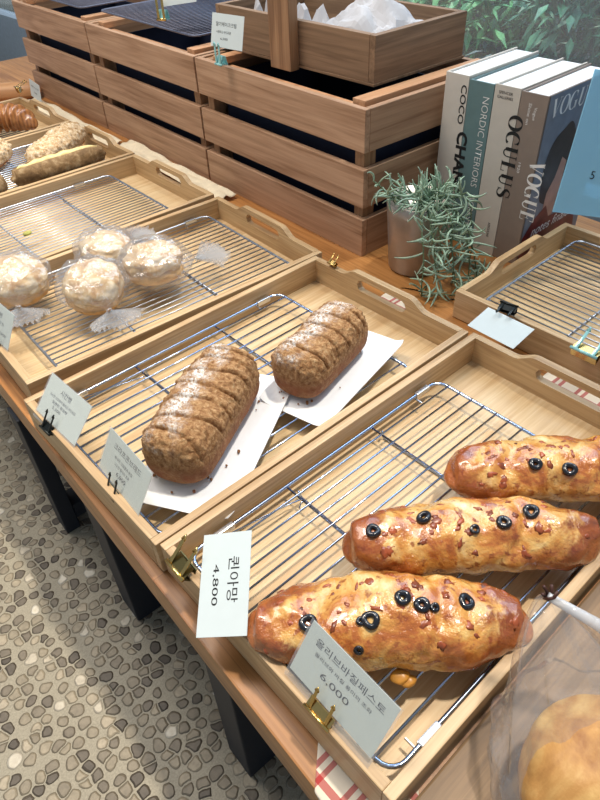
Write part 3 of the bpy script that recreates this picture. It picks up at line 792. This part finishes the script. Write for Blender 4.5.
def wrapped_bun(label, ctr, ang, r, tail, seed, tilt=(0, 0), h=1.0):
    t = thing('wrapped_bun', label, 'wrapped bun', (ctr[0], ctr[1], ZR+.0012), 0)
    R = Matrix.Rotation(ang, 4, 'Z') @ Matrix.Rotation(tilt[0], 4, 'X') @ Matrix.Rotation(tilt[1], 4, 'Y')
    def put(bm, name, mat):
        bmesh.ops.transform(bm, matrix=R, verts=bm.verts); return bm
    zl = min((R @ Vector((x*r, y*r, -.0))).z for x in (-1, 1) for y in (-1, 1))
    parts = [(blob(r, r*.96, r*.42, seed, .05, 2.5, 4, r*.36, None), 'bun_base', M['bun_low']),
             (blob(r*.93, r*.9, r*.12, seed+1, .06, 5, 3, r*.50), 'cream_filling', M['cream']),
             (blob(r*1.02, r*.98, r*.58, seed+2, .09, 2.6, 5, r*.72, None), 'bun_top', M['bun'])]
    for bm, n, m in parts: put(bm, n, m)
    zmin = min(v.co.z for bm, _, _ in parts for v in bm.verts)
    for bm, n, m in parts:
        bmesh.ops.translate(bm, verts=bm.verts, vec=(0, 0, -zmin+.001)); build(n, bm, m, t, True)
    # cellophane envelope: a crinkled shell gathered towards the tail
    td = Vector((math.cos(tail), math.sin(tail), 0))
    bm = bmesh.new(); bmesh.ops.create_icosphere(bm, subdivisions=4, radius=1)
    H = r*1.50
    neck = td*r*1.50+Vector((0, 0, r*.45))
    for v in bm.verts:
        n = v.co.normalized(); a = max(0, n.dot(td))
        ang_ = math.atan2(n.cross(td).length, n.dot(td))
        az = math.atan2(n.z, n.dot(td.cross(Vector((0, 0, 1)))))
        cr = .07*noise.noise(n*3.0+Vector((seed, 1, 1)))+.05*abs(noise.noise(n*7+Vector((2, seed, 1))))
        p = Vector((n.x*r*1.22, n.y*r*1.22, n.z*r*.80+r*.78))
        p += n*r*cr*1.8
        g = max(0, 1-ang_/.95)
        g = g*g*(3-2*g)
        ple = 1+.18*math.sin(az*11)*g
        tgt = neck+(p-Vector((0, 0, r*.6))-td*p.dot(td))*.10*ple
        p = p.lerp(tgt, g)
        v.co = Vector((p.x, p.y, max(.0006, p.z)))
    bag_ = build('cellophane_bag', bm, M['film'], t)
    # frill
    bm = bmesh.new(); K = 30; prev = None
    side = td.cross(Vector((0, 0, 1)))
    rnd = random.Random(seed)
    for k in range(K+1):
        a = (k/K-.5)*2.1; zz = (1 if k % 2 else -1)
        d = td*math.cos(a)+side*math.sin(a)
        ln = r*(1.12+rnd.uniform(-.12, .14))
        root = neck+side*math.sin(a)*r*.07+Vector((0, 0, zz*r*.03))
        midp = neck+d*ln*.55+Vector((0, 0, zz*r*.07+.04*r))
        tip = neck+d*ln+Vector((0, 0, zz*r*.10+r*.02))
        cur = [bm.verts.new(q if q.z > .0012 else Vector((q.x, q.y, .0012))) for q in (root, midp, tip)]
        if prev:
            for j in range(2): bm.faces.new((prev[j], prev[j+1], cur[j+1], cur[j]))
        prev = cur
    build('gathered_frill', bm, M['film_f'], bag_)
    bm = bmesh.new(); tube(bm, [neck+(side*math.cos(q*PI/4)+Vector((0, 0, 1))*math.sin(q*PI/4))*r*.10 for q in range(8)], .0009, 6, closed=True)
    build('twist_tie', bm, M['film_f'], bag_, True)
    return t
wrapped_bun('cellophane-wrapped cream bun nearest the front rim, its frill pointing at the loaves', (.1860, .4570), .5, .044, math.radians(-100), 2, (.25, -.25))
wrapped_bun('cellophane-wrapped split cream bun at the right of the four', (.2840, .4400), .2, .046, math.radians(-12), 5, (-.12, .10))
wrapped_bun('cellophane-wrapped bun at the back touching the empty rack tray', (.2540, .5390), 1.3, .042, math.radians(28), 8, (.1, .05))
wrapped_bun('cellophane-wrapped cream bun at the left, half cut by the picture edge', (.1080, .5580), .9, .045, math.radians(-112), 12, (.2, -.1))
g = build('green_crumb', blob(.008, .006, .003, 2, .4, 3, 3, .003), plain('dried_herb', (178, 176, 92), .8, var=.2), None, True)
tag(g, 'small yellow-green crumb lying on the empty close-wired rack', 'crumb', loc=(.209, .757, ZR+.0005))

# --- breads in the left trays
def crumble_mat():
    t = NT('crumble_topping'); co = t.co(); g = t.noise(co, 130, 5, .75)
    s = t.n.new('ShaderNodeSeparateXYZ'); t.l.new(co, s.inputs[0])
    c = t.ramp(g, [(.3, (134, 88, 50)), (.45, (190, 156, 112)), (.6, (220, 200, 168)), (.75, (238, 228, 206))])
    lowm = t.math('MULTIPLY', t.math('SUBTRACT', .016, s.outputs[2]), 140, True)
    c = t.mix(lowm, c, lin((156, 98, 50)))
    t.base(c); t.set(Roughness=.85); t.bump(g, .8, .002); return t.m
M['crumble'] = crumble_mat()
def crumble_bread(label, ctr, ang, L, W, H, seed):
    t = thing('crumble_bread', label, 'bread', (ctr[0], ctr[1], ZR+.0005), ang)
    def disp(p, u, a, s):
        if s < -.1: return .001*N(p, 40)
        n = noise.voronoi(p*95)[0]; return .0085*max(0, .75-n[0]*1.1)*min(1, (s+.1)*2)+.003*N(p, 24, seed)
    build('crumble_crust', torpedo(L, W, H, 120, 72, pu=3, disp=disp, flat=.35), M['crumble'], t, True)
    return t
crumble_bread('long bread covered in pale crumble beside the cream-filled long bread', (.4330, 1.0780), math.radians(35), .215, .076, .048, 2)
crumble_bread('pale crumble bread cut by the left picture edge', (.290, 1.125), math.radians(38), .15, .07, .046, 6)
def rye_mat():
    t = NT('floured_rye'); co = t.co(); f = t.noise(co, 50, 5, .7, .6)
    t.base(t.ramp(f, [(.32, (98, 72, 42)), (.5, (134, 104, 66)), (.66, (172, 146, 108)), (.8, (206, 188, 158))]))
    t.set(Roughness=.8); t.bump(t.noise(co, 200, 4), .5, .001); return t.m
M['rye'] = rye_mat(); M['custard'] = plain('yellow_cream', (232, 208, 142), .5, var=.12)
def rye(label, ctr, ang, L, W, H, seed):
    t = thing('filled_bread', label, 'bread', (ctr[0], ctr[1], ZR+.0005), ang)
    def disp(p, u, a, s):
        d = .0025*N(p, 25, seed)+.001*N(p, 80)
        if s > .55: d -= .010*math.exp(-((a-PI/2)/.22)**2)*(1 if abs(u) < .85 else .2)
        return d
    build('crust', torpedo(L, W, H, 110, 72, pu=3.4, disp=disp, flat=.4), M['rye'], t, True)
    bm = bmesh.new(); K = 40
    pts = [(-L*.42+L*.84*k/K, .002*math.sin(k*.6), H*.84+.001*math.sin(k*.9)) for k in range(K+1)]
    tube(bm, pts, [.0075*(1-abs(2*k/K-1)**4)+.0012+.0007*math.sin(k*.8) for k in range(K+1)], 10)
    build('cream_filling', bm, M['custard'], t, True)
    return t
rye('long floured brown bread split along the top and filled with yellow cream', (.3850, .9710), math.radians(-1), .215, .052, .044, 4)
rye('short brown bread end with yellow cream cut by the left picture edge', (.215, .972), math.radians(4), .105, .056, .045, 7)
def croissant(label, ctr, ang):
    t = thing('croissant', label, 'pastry', (ctr[0], ctr[1], ZR+.0005), ang)
    mt = NT('laminated_glaze'); co = mt.co()
    wv = mt.n.new('ShaderNodeTexWave'); wv.inputs['Scale'].default_value = 40; wv.inputs['Distortion'].default_value = 3; mt.l.new(co, wv.inputs['Vector'])
    mt.base(mt.mix(.5, mt.ramp(wv.outputs['Fac'], [(0, (104, 58, 30)), (1, (180, 118, 66))]), mt.ramp(mt.noise(co, 60, 5), [(.3, (112, 58, 28)), (.7, (206, 150, 96))])))
    mt.set(Roughness=.22, Coat_Weight=.5)
    bm = bmesh.new(); K = 90; rings = []; nv = 36
    for i in range(K+1):
        u = -1+2*i/K; th = u*1.0; cx = .085*math.sin(th); cy = .06*(math.cos(th)-1)
        seg = abs(((u*4.5+.5) % 1)-.5)
        r = .034*(1-abs(u)**2.2)**.7*(.90+.14*math.cos(u*4.5*2*PI))+.004*(1-abs(u)**6)
        d = Vector((math.cos(th), -math.sin(th), 0)); n = Vector((d.y, -d.x, 0))
        rings.append([bm.verts.new(Vector((cx, cy, 0))+n*r*math.cos(2*PI*k/nv)+Vector((0, 0, r*.85*math.sin(2*PI*k/nv)+.022*(1-abs(u)**3)+.003))) for k in range(nv)])
    for i in range(K):
        for k in range(nv): bm.faces.new((rings[i][k], rings[i+1][k], rings[i+1][(k+1) % nv], rings[i][(k+1) % nv]))
    bmesh.ops.remove_doubles(bm, verts=bm.verts, dist=1e-5)
    zm = min(v.co.z for v in bm.verts); bmesh.ops.translate(bm, verts=bm.verts, vec=(0, 0, -zm))
    bmesh.ops.recalc_face_normals(bm, faces=bm.faces)
    build('pastry', bm, mt.m, t, True); return t
croissant('shiny brown glazed croissant cut by the left picture edge', (.4200, 1.3300), math.radians(-32))
M['golden'] = wood('golden_crust', (160, 110, 70), (186, 136, 90), (206, 158, 112), 'x', .3, rough=.5)
o = build('bread_roll', torpedo(.20, .058, .048, 60, 40, pu=4, flat=.4, disp=lambda p, u, a, s: .002*N(p, 20)), M['golden'], None, True)
tag(o, 'smooth brown long roll behind the croissant tray beside the left end crate', 'bread', loc=(.5650, 1.690, ZT+.0005), rz=math.radians(-33))
o = build('paper_sheet', newbox(-.16, .10, 0, .12, 0, .0008), M['paper']); tag(o, 'white paper sheet on the table behind the smooth brown roll', 'paper', loc=(.50, 1.80, ZT+.0004), rz=-.3)

# ---------------------------------------------------------------- cloths
def check_mat():
    t = NT('red_check_cotton'); co = t.co(); s = t.n.new('ShaderNodeSeparateXYZ'); t.l.new(co, s.inputs[0])
    def stripes(sock, per):
        fr_ = t.math('FRACT', t.math('ADD', t.math('MULTIPLY', sock, 1/per), 10.0))
        a = t.math('MULTIPLY', t.math('GREATER_THAN', fr_, .30), t.math('LESS_THAN', fr_, .44))
        b = t.math('MULTIPLY', t.math('GREATER_THAN', fr_, .58), t.math('LESS_THAN', fr_, .72))
        return t.math('ADD', a, b, True)
    m = t.math('ADD', t.math('MULTIPLY', stripes(s.outputs[0], .045), .8), t.math('MULTIPLY', stripes(s.outputs[1], .032), .8), True)
    wv = t.noise(t.co((600, 600, 600)), 1, 2)
    t.base(t.mix(m, lin((226, 216, 198)), lin((176, 62, 62)))); t.set(Roughness=.9); t.bump(wv, .3, .0004); return t.m
M['check'] = check_mat(); M['linen'] = plain('cream_linen', (236, 224, 196), .9)
def cloth(label, mat, w, l, loc, rz, seed, amp=.002, name='checked_cloth', f=None):
    ff = f or (lambda u, v: (u*w+.003*noise.noise(Vector((v*4, seed, 0))), v*l, .0004+amp*(noise.noise(Vector((u*3, v*6, seed)))*.5+.5)))
    o = build(name, thick(sheet(60 if f else 16, 40, ff), .0006), M[mat], None, True)
    return tag(o, label, 'cloth', loc=loc, rz=rz)
cloth('red and white checked cloth seen through the handle of the olive bread tray', 'check', .050, .165, (.5035, -.262, ZT+.0006), .0, 1)
cloth('red and white checked cloth seen through the handle of the loaf tray', 'check', .050, .105, (.5015, .085, ZT+.0006), .0, 2)
def drape(u, v):
    q = Vector((.050, -.181, 0))+Vector((-.74, -.67, 0))*(u*.13)+Vector((.67, -.74, 0))*(v*.080)
    R_ = Matrix.Rotation(-TR, 3, 'Z'); l = R_ @ q; z = ZT+.0007+.0003*noise.noise(Vector((u*5, v*5, 0)))
    if l.x < E0-.0012: z -= (E0-.0012-l.x); l.x = E0-.0014
    w3 = R_.transposed() @ l; return (w3.x, w3.y, z)
o = cloth('red and white checked cloth hanging over the table edge under the near tray corner', 'check', 1, 1, (0, 0, 0), 0, 3, f=drape)
cloth('cream cloth strip lying along the foot of the middle crate', 'linen', .050, .44, (.5560, .655, ZT+.001), -.05, 4, amp=.016, name='linen_cloth')
cloth('cream cloth strip lying along the foot of the left end crate', 'linen', .050, .52, (.5570, 1.105, ZT+.001), -.04, 6, amp=.016, name='linen_cloth')

# ---------------------------------------------------------------- books
def book(label, y, th, h, depth, spine, yaw, x, texts, cover=None):
    t = thing('hardcover_book', label, 'book', (x, y, ZT+.0004), yaw)
    # spine faces -x, thickness along -y from y
    cv = build('cover', (lambda b: (box(b, 0, .0028, -th, 0, 0, h, bev=.0006), box(b, .0030, depth, -.0028, 0, 0, h), box(b, .0030, depth, -th, -th+.0028, 0, h), b)[-1])(bmesh.new()), spine, t)
    build('page_block', newbox(.0035, depth-.004, -th+.0032, -.0032, .003, h-.003), M['pages'], t)
    texts(cv, th, h, depth); return t
pg = NT('book_pages'); w_ = pg.n.new('ShaderNodeTexWave'); w_.inputs['Scale'].default_value = 300; w_.bands_direction = 'Y'; pg.l.new(pg.co(), w_.inputs['Vector'])
pg.base(pg.ramp(w_.outputs['Fac'], [(0, (214, 220, 226)), (1, (240, 242, 244))])); pg.set(Roughness=.8); M['pages'] = pg.m
M['cream_cover'] = plain('cream_cover', (206, 200, 190), .5, var=.02); M['teal_cover'] = plain('teal_cover', (98, 126, 128), .5, var=.03)
M['grey_cover'] = plain('grey_white_cover', (196, 190, 180), .5, var=.02); M['taupe_cover'] = plain('taupe_cover', (134, 120, 110), .45, var=.03)
M['cover_blue'] = plain('slate_cover_photo', (112, 124, 142), .35, var=.08); M['white_ink'] = plain('white_ink', (232, 232, 230), .5)
M['hair'] = plain('dark_print', (44, 38, 42), .35, var=.2); M['maroon'] = plain('maroon_print', (104, 36, 42), .35, var=.2); M['skin_print'] = plain('beige_print', (176, 138, 124), .35, var=.1)
DN, RT = (0, 0, -1), (0, -1, 0)
BXp = .7640; BH2 = .270
def t_coco(t, th, h, d):
    text_mesh('COCO', M['ink'], t, (-.0004, -th*.72, h-.014), DN, RT, .0150, .058, bold=.012)
    text_mesh('CHANEL', M['ink'], t, (-.0004, -th*.80, h-.083), DN, RT, .0270, .118, bold=.035)
def t_nordic(t, th, h, d):
    text_mesh('NORDIC INTERIORS', M['white_ink'], t, (-.0004, -th*.62, h-.020), DN, RT, .0170, .140, bold=-.01)
    text_mesh('WORKSHOP', M['white_ink'], t, (-.0004, -th*.62, h-.172), DN, RT, .0170, .072, bold=-.01)
def t_oculus(t, th, h, d):
    text_mesh('SPENCER', M['ink'], t, (-.0004, -th*.18, h-.012), RT, (0, 0, 1), .0058, .024)
    text_mesh('GALLERIES', M['ink'], t, (-.0004, -th*.14, h-.0185), RT, (0, 0, 1), .0058, .027)
    serif_text('OCULUS', M['ink'], t, (-.0004, -th*.72, h-.038), DN, RT, .0245, thickw=.22, thin=.04, sx=1.0, gap=.10)
    text_mesh('ASSOULINE', M['ink'], t, (-.0004, -th*.60, h-.212), DN, RT, .0060, .026)
def t_vogue(t, th, h, d):
    serif_text('VOGUE', M['white_ink'], t, (-.0004, -th*.80, h-.092), DN, RT, .0250, thickw=.22, thin=.04, sx=.86, gap=.06)
    text_mesh('Shine on', M['white_ink'], t, (-.0004, -th*.34, h-.014), DN, RT, .0070, .030)
    text_mesh('Vogue', M['white_ink'], t, (-.0004, -th*.56, h-.018), DN, RT, .0070, .018)
    text_mesh('1920', M['white_ink'], t, (-.0004, -th*.36, h-.100), DN, RT, .0060, .016)
    # front cover, faces -y
    y = -th-.0004
    build('cover_photo', newbox(.0035, d, y-.0004, y, .001, h-.001), M['cover_blue'], t)
    y2 = y-.0007
    serif_text('VOGUE', M['white_ink'], t, (.012, y2, h-.034), (1, 0, 0), (0, 0, 1), .027, thickw=.2, thin=.03, sx=1.0, gap=.06, slant=.15)
    def poly(pts, mat, name, yy):
        b = bmesh.new(); b.faces.new([b.verts.new((px_, yy, pz)) for px_, pz in pts]); build(name, b, mat, t)
    head = [(.066+.040*math.cos(a)*(1+.1*math.sin(3*a))+.010*math.sin(a), .150+.062*math.sin(a)*(1+.05*math.cos(5*a))) for a in [2*PI*k/36 for k in range(36)]]
    poly(head, M['hair'], 'printed_hair', y2)
    poly([(.052, .108), (.050, .062), (.085, .062), (.092, .115), (.094, .15), (.078, .160), (.068, .13)], M['skin_print'], 'printed_neck', y2-.0001)
    poly([(.004, .002), (.004, .045), (.030, .072), (.060, .086), (.075, .062), (.098, .060), (.125, .088), (.160, .060), (.178, .002)], M['maroon'], 'printed_garment', y2-.0002)
    text_mesh('notes finales', M['white_ink'], t, (.030, y2-.0004, .040), (1, .0, .0), (0, 0, 1), .024, .125, shear=.3)
yb = .2770; Z = ZT
book('cream hardcover book with black spine lettering, next to the crate and behind the plant', yb, .0440, BH2, .190, M['cream_cover'], 0.0, BXp, t_coco)
book('teal hardcover book between the cream book and the pale grey book', yb-.0450, .0450, .266, .186, M['teal_cover'], 0.0, BXp, t_nordic)
book('pale grey-white hardcover book between the teal and the taupe book', yb-.0910, .0445, .268, .184, M['grey_cover'], 0.0, BXp, t_oculus)
book('taupe hardcover book with a portrait on its cover, rightmost of the four', yb-.1365, .0440, .266, .190, M['taupe_cover'], 0.0, BXp, t_vogue)

# blue acrylic sign and stand by the books
ac = thing('acrylic_sign', 'tilted light blue acrylic sign at the right edge in front of the taupe book', 'sign', (0, 0, 0))
ms = frame((.7400, .0420, .0740), (.8600, -.0700, .0480), (.7780, .0560, .2250))
build('panel', newbox(0, .16, 0, .19, 0, .003, M4=ms, bev=.0008), M['acrylic'], ac)
sg = text_mesh('5', M['ink'], ac, ms @ Vector((.0385, .052, .0040)), ms.to_3x3() @ Vector((1, 0, 0)), ms.to_3x3() @ Vector((0, 1, 0)), .016, None)
build('stand', (lambda b: (tube(b, [ms @ Vector((.085, .02, -.004)), (.862, -.055, ZT+.003)], .003, 8), box(b, .838, .886, -.085, -.035, ZT, ZT+.003), b)[-1])(bmesh.new()), M['sleeve'], ac)

# ---------------------------------------------------------------- potted plant
pc = (.6480, .2180)
pt = thing('potted_plant', 'trailing grey-green succulent in a brushed metallic pot beside the right crate', 'potted plant', (pc[0], pc[1], ZT), 0)
bm = bmesh.new(); K = 40
prof = [(0, .002), (.041, .001), (.043, .003), (.050, .10), (.052, .118), (.0505, .119), (.048, .100), (.0, .098)]
rings = [[bm.verts.new((max(r_, .0001)*math.cos(2*PI*k/K), max(r_, .0001)*math.sin(2*PI*k/K), z)) for k in range(K)] for r_, z in prof]
for a, b in zip(rings[:-1], rings[1:]):
    for k in range(K): bm.faces.new((a[k], a[(k+1) % K], b[(k+1) % K], b[k]))
build('pot', bm, plain('pink_grey_metal', (178, 170, 162), .36, .6, .05), pt, True)
M['succ'] = plain('grey_green_leaf', (158, 184, 160), .5, var=.2); M['stem'] = plain('stem_green', (96, 116, 84), .6, var=.1)
rnd = random.Random(5)
stems = bmesh.new(); leaves = bmesh.new()
def leaf(bm, p, d, ln, w):
    d = Vector(d).normalized(); ax = d.orthogonal().normalized()
    ax = (Matrix.Rotation(rnd.uniform(0, 2*PI), 3, d) @ ax); ax = (ax+Vector((0, 0, -.35))).cross(d)
    if ax.length < 1e-3: ax = d.orthogonal()
    ax.normalize(); bend = rnd.uniform(.2, 2.3)/8; R_ = Matrix.Rotation(bend, 3, ax); q = p.copy(); pts = [q.copy()]
    for k in range(8): q = q+d*(ln/8); d = R_ @ d; pts.append(q.copy())
    tube(bm, pts, [w*(.35+.85*math.sin(PI*min(1, .15+k/9.6))) for k in range(9)], 5)
camdir = Vector((-.79, -.58, 0))
ctr0 = Vector((0, 0, .112))
for i in range(36):
    if i < 17: a = rnd.gauss(math.radians(-104), .50)
    else: a = rnd.gauss(math.radians(-135), 1.1)
    out = Vector((math.cos(a), math.sin(a), 0))
    trailing = (out.dot(Vector((-.5, -.85, 0))) > .1) and i < 17 and i % 2 == 0
    r0 = rnd.uniform(.0, .04); p = ctr0+out*r0; pts = [p.copy()]
    n = rnd.randint(12, 21) if trailing else rnd.randint(2, 5)
    v = (out*.9+Vector((0, 0, 1.3))).normalized()
    for k in range(n):
        grav = .34 if trailing else .10
        v = (v+Vector((rnd.uniform(-.2, .2), rnd.uniform(-.2, .2), rnd.uniform(-.1, .1)-grav))).normalized()
        p = p+v*.0105
        rad = Vector((p.x, p.y, 0))
        if p.z < .11 and rad.length < .057: p += rad.normalized()*(.057-rad.length)
        if p.z < .006: p.z = .006+.004*rnd.random(); v.z = abs(v.z)*.1
        # keep clear of the crate and the books
        wx, wy = p.x+pc[0], p.y+pc[1]
        if wy > .292: p.y = .292-pc[1]
        if wx > .715: p.x = .715-pc[0]
        if wx < .560: p.x = .560-pc[0]
        if wx > .555 and wy < .092 and p.z < .07: p.y = .092-pc[1]
        pts.append(p.copy())
        for q in range(1 if k % 3 else 2):
            th = rnd.uniform(0, 2*PI); s = v.orthogonal().normalized(); s2 = v.cross(s)
            d = (s*math.cos(th)+s2*math.sin(th))*1.0+v*.55+Vector((0, 0, .15))
            leaf(leaves, p, d, rnd.uniform(.024, .048), rnd.uniform(.0012, .0017))
    tube(stems, pts, .0011, 5)
for v in list(leaves.verts)+list(stems.verts):
    if v.co.z < .001: v.co.z = .001
    if v.co.y+pc[1] > .2975: v.co.y = .2975-pc[1]
    if v.co.x+pc[0] > .7615: v.co.x = .7615-pc[0]
build('stems', stems, M['stem'], pt, True); build('foliage', leaves, M['succ'], pt, True)

# ---------------------------------------------------------------- big clear bag of bread at the lower right
bg = thing('bagged_bread', 'large golden bread in a tall clear plastic bag at the lower right corner', 'bagged bread', (.1080, -.3990, ZT+.027), 0)
def gold_mat():
    t = NT('soft_golden_crust'); co = t.co(); f = t.noise(co, 22, 5, .6, .8)
    t.base(t.ramp(f, [(.3, (150, 98, 48)), (.5, (188, 138, 76)), (.7, (216, 178, 112))]))
    t.set(Roughness=.5); t.bump(t.noise(co, 90, 4), .4, .002); return t.m
M['soft'] = gold_mat()
build('bread', blob(.062, .058, .046, 4, .05, 2.0, 5, .044), M['soft'], bg, True)
tip = Vector((.151, -.306, .10))-Vector((.1080, -.3990, ZT+.027))
bm = bmesh.new(); rings = []; K = 72; NR = 40
for i in range(NR+1):
    u = i/NR
    ring = []
    c = Vector((0, 0, .0)).lerp(tip, u**1.25)
    rr = (.076*(1-u)**.75+.0035) if u > .12 else .076*(.75+.25*u/.12)*.97
    if .12 < u < .35: rr = max(rr, .070*(1-.35*(u-.12)))
    for k in range(K):
        a = 2*PI*k/K
        w = 1+.05*noise.noise(Vector((math.cos(a)*2.2, math.sin(a)*2.2, u*5)))+.10*u*math.sin(a*7+u*3)+.03*math.sin(a*13+u*9)
        z = c.z if i else 0
        ring.append(bm.verts.new((c.x+rr*w*math.cos(a), c.y+rr*w*math.sin(a), max(.0005, tip.z*(u**.92)))))
    rings.append(ring)
for i in range(NR):
    for k in range(K): bm.faces.new((rings[i][k], rings[i+1][k], rings[i+1][(k+1) % K], rings[i][(k+1) % K]))
build('plastic_bag', bm, M['film_big'], bg, True)
bm = bmesh.new()
sp_ = [tip+Vector((0, 0, .002)), tip.lerp(Vector((.078, -.012, .055)), .33)+Vector((.006, 0, .006)), tip.lerp(Vector((.078, -.012, .055)), .66)+Vector((.006, 0, .006)), Vector((.084, -.012, .050))]
for q in range(3):
    a, b = sp_[q], sp_[q+1]
tube(bm, sp_, [.003, .0045, .006, .006], 8); build('folded_seam', bm, M['film_seam'], bg, True)
bm = bmesh.new(); 
for q in range(5):
    a = q*1.3; tube(bm, [tip+Vector((.002*math.cos(a), .002*math.sin(a), 0)), tip+Vector((.004*math.cos(a+1), .004*math.sin(a+1), .004)), tip+Vector((.006*math.cos(a+1.5), .005*math.sin(a+1.5), .008))], .0013, 6)
build('bag_tie', bm, plain('dark_tie', (70, 38, 30), .5), bg, True)

# ---------------------------------------------------------------- beyond the left end: pale slatted bench
M['pale'] = plain('pale_painted_wood', (222, 228, 226), .6, var=.08)
bn = thing('slatted_bench', 'pale grey slatted bench standing behind the left end of the table', 'bench', (.55, 3.4, ZF), math.radians(-14))
for k in range(6):
    build('bench_slat', newbox(-1.6, .3, -.55+k*.33, -.55+k*.33+.27, .22, .25, bev=.004), M['pale'], bn)
for x in (-1.5, .2):
    for y in (-.5, 1.2): build('leg', newbox(x, x+.06, y, y+.06, 0, .19), M['leg'], bn)
for x in (-1.5, .2): build('cross_beam', newbox(x, x+.06, -.5, 1.3, .192, .219), M['leg'], bn)

# ---------------------------------------------------------------- garden outside
def leafmat(n, a, b, c):
    t = NT(n); oi = t.noise(t.co(), 9, 3); t.base(t.ramp(oi, [(.3, a), (.5, b), (.7, c)])); t.set(Roughness=.45); return t.m
LM = [leafmat('bush_leaf_bright', (60, 130, 84), (96, 170, 106), (150, 204, 140)), leafmat('bush_leaf_mid', (40, 92, 76), (62, 126, 92), (98, 160, 116)), leafmat('bush_leaf_dark', (26, 56, 62), (38, 78, 82), (54, 100, 98))]
def bush(label, c, rx, ry, rz, n, mat, seed, ls=.05):
    t = thing('garden_bush', label, 'bush', (c[0], c[1], -.4), 0)
    r = random.Random(seed); bm = bmesh.new(); sb = bmesh.new()
    for k in range(9):
        a = r.uniform(0, 2*PI); tip_ = Vector((rx*.7*math.cos(a), ry*.7*math.sin(a), c[2]+.4+rz*r.uniform(-.2, .7)))
        tube(sb, [(0, 0, 0), tip_*.5+Vector((0, 0, .1)), tip_], .006, 5)
    build('stems', sb, M['stem'], t)
    for k in range(n):
        a = r.uniform(0, 2*PI); cz = r.uniform(-1, 1); q = r.random()**.4; s_ = math.sqrt(1-cz*cz)
        p = Vector((rx*q*s_*math.cos(a), ry*q*s_*math.sin(a), c[2]+.4+rz*q*cz))
        d = Vector((r.gauss(0, 1)-.6, r.gauss(0, 1), r.gauss(0, .5)-.35)).normalized()
        s = d.cross(Vector((0, 0, 1))).normalized(); up = s.cross(d); l = ls*r.uniform(.6, 1.3); w = l*.15
        if p.z < .02: continue
        v = [bm.verts.new(x) for x in (p, p+d*l*.4+s*w+up*.1*w, p+d*l-up*l*.15, p+d*l*.4-s*w+up*.1*w, p+d*l*.45-up*w*.5)]
        bm.faces.new((v[0], v[4], v[1])); bm.faces.new((v[1], v[4], v[2])); bm.faces.new((v[0], v[3], v[4])); bm.faces.new((v[3], v[2], v[4]))
    build('foliage', bm, mat, t)
bush('bright green narrow-leaved bush outside the window, behind the brown box', (1.72, 1.02, .13), .34, .40, .24, 2600, LM[0], 1, .065)
bush('bright green bush outside the window above the books', (1.85, .52, .16), .34, .34, .20, 2200, LM[1], 2, .06)
bush('low dark blue-green hedge outside the window behind the books', (1.50, .55, -.14), .26, .75, .22, 4200, LM[2], 3, .045)
bush('tall dark hedge farther out beyond the window', (2.60, 1.20, .05), .40, 1.7, .55, 5200, LM[2], 4, .075)
bush('mid green bush outside at the right edge of the window view', (1.90, .12, .12), .32, .30, .24, 1800, LM[2], 5, .055)

# ---------------------------------------------------------------- light
wd = bpy.data.worlds.new('daylight'); SC.world = wd; wd.use_nodes = True
bgn = wd.node_tree.nodes['Background']; bgn.inputs[0].default_value = (.74, .86, 1.0, 1); bgn.inputs[1].default_value = .39
def light(name, kind, loc, tgt, energy, color, **kw):
    l = bpy.data.lights.new(name, kind); l.energy = energy; l.color = color
    for k, v in kw.items(): setattr(l, k, v)
    o = bpy.data.objects.new(name, l); COL.objects.link(o); o.location = loc
    o.rotation_euler = (Vector(tgt)-Vector(loc)).to_track_quat('-Z', 'Y').to_euler(); return o
light('key_light', 'SUN', (.7, -.1, 2.5), (.7-.27*2.5, -.1+.08*2.5, 0), 2.7, (1, .90, .76), angle=math.radians(3.5))
light('ceiling_lamp', 'AREA', (.2, .9, 2.4), (.3, .6, 0), 18, (1, .93, .84), shape='DISK', size=.5)
light('crate_fill', 'AREA', (-.1, 1.0, 1.7), (.6, .8, .05), 19, (1, .90, .80), shape='DISK', size=.9)  # unseen fill light added to brighten the crate fronts
light('window_daylight', 'AREA', (1.9, .8, 1.9), (.5, .5, 0), 60, (.66, .82, 1), shape='RECTANGLE', size=2.6, size_y=1.6)

SC.view_settings.view_transform = 'Standard'; SC.view_settings.look = 'None'
SC.view_settings.exposure = 0.0; SC.view_settings.gamma = 1; SC.view_settings.use_curve_mapping = False
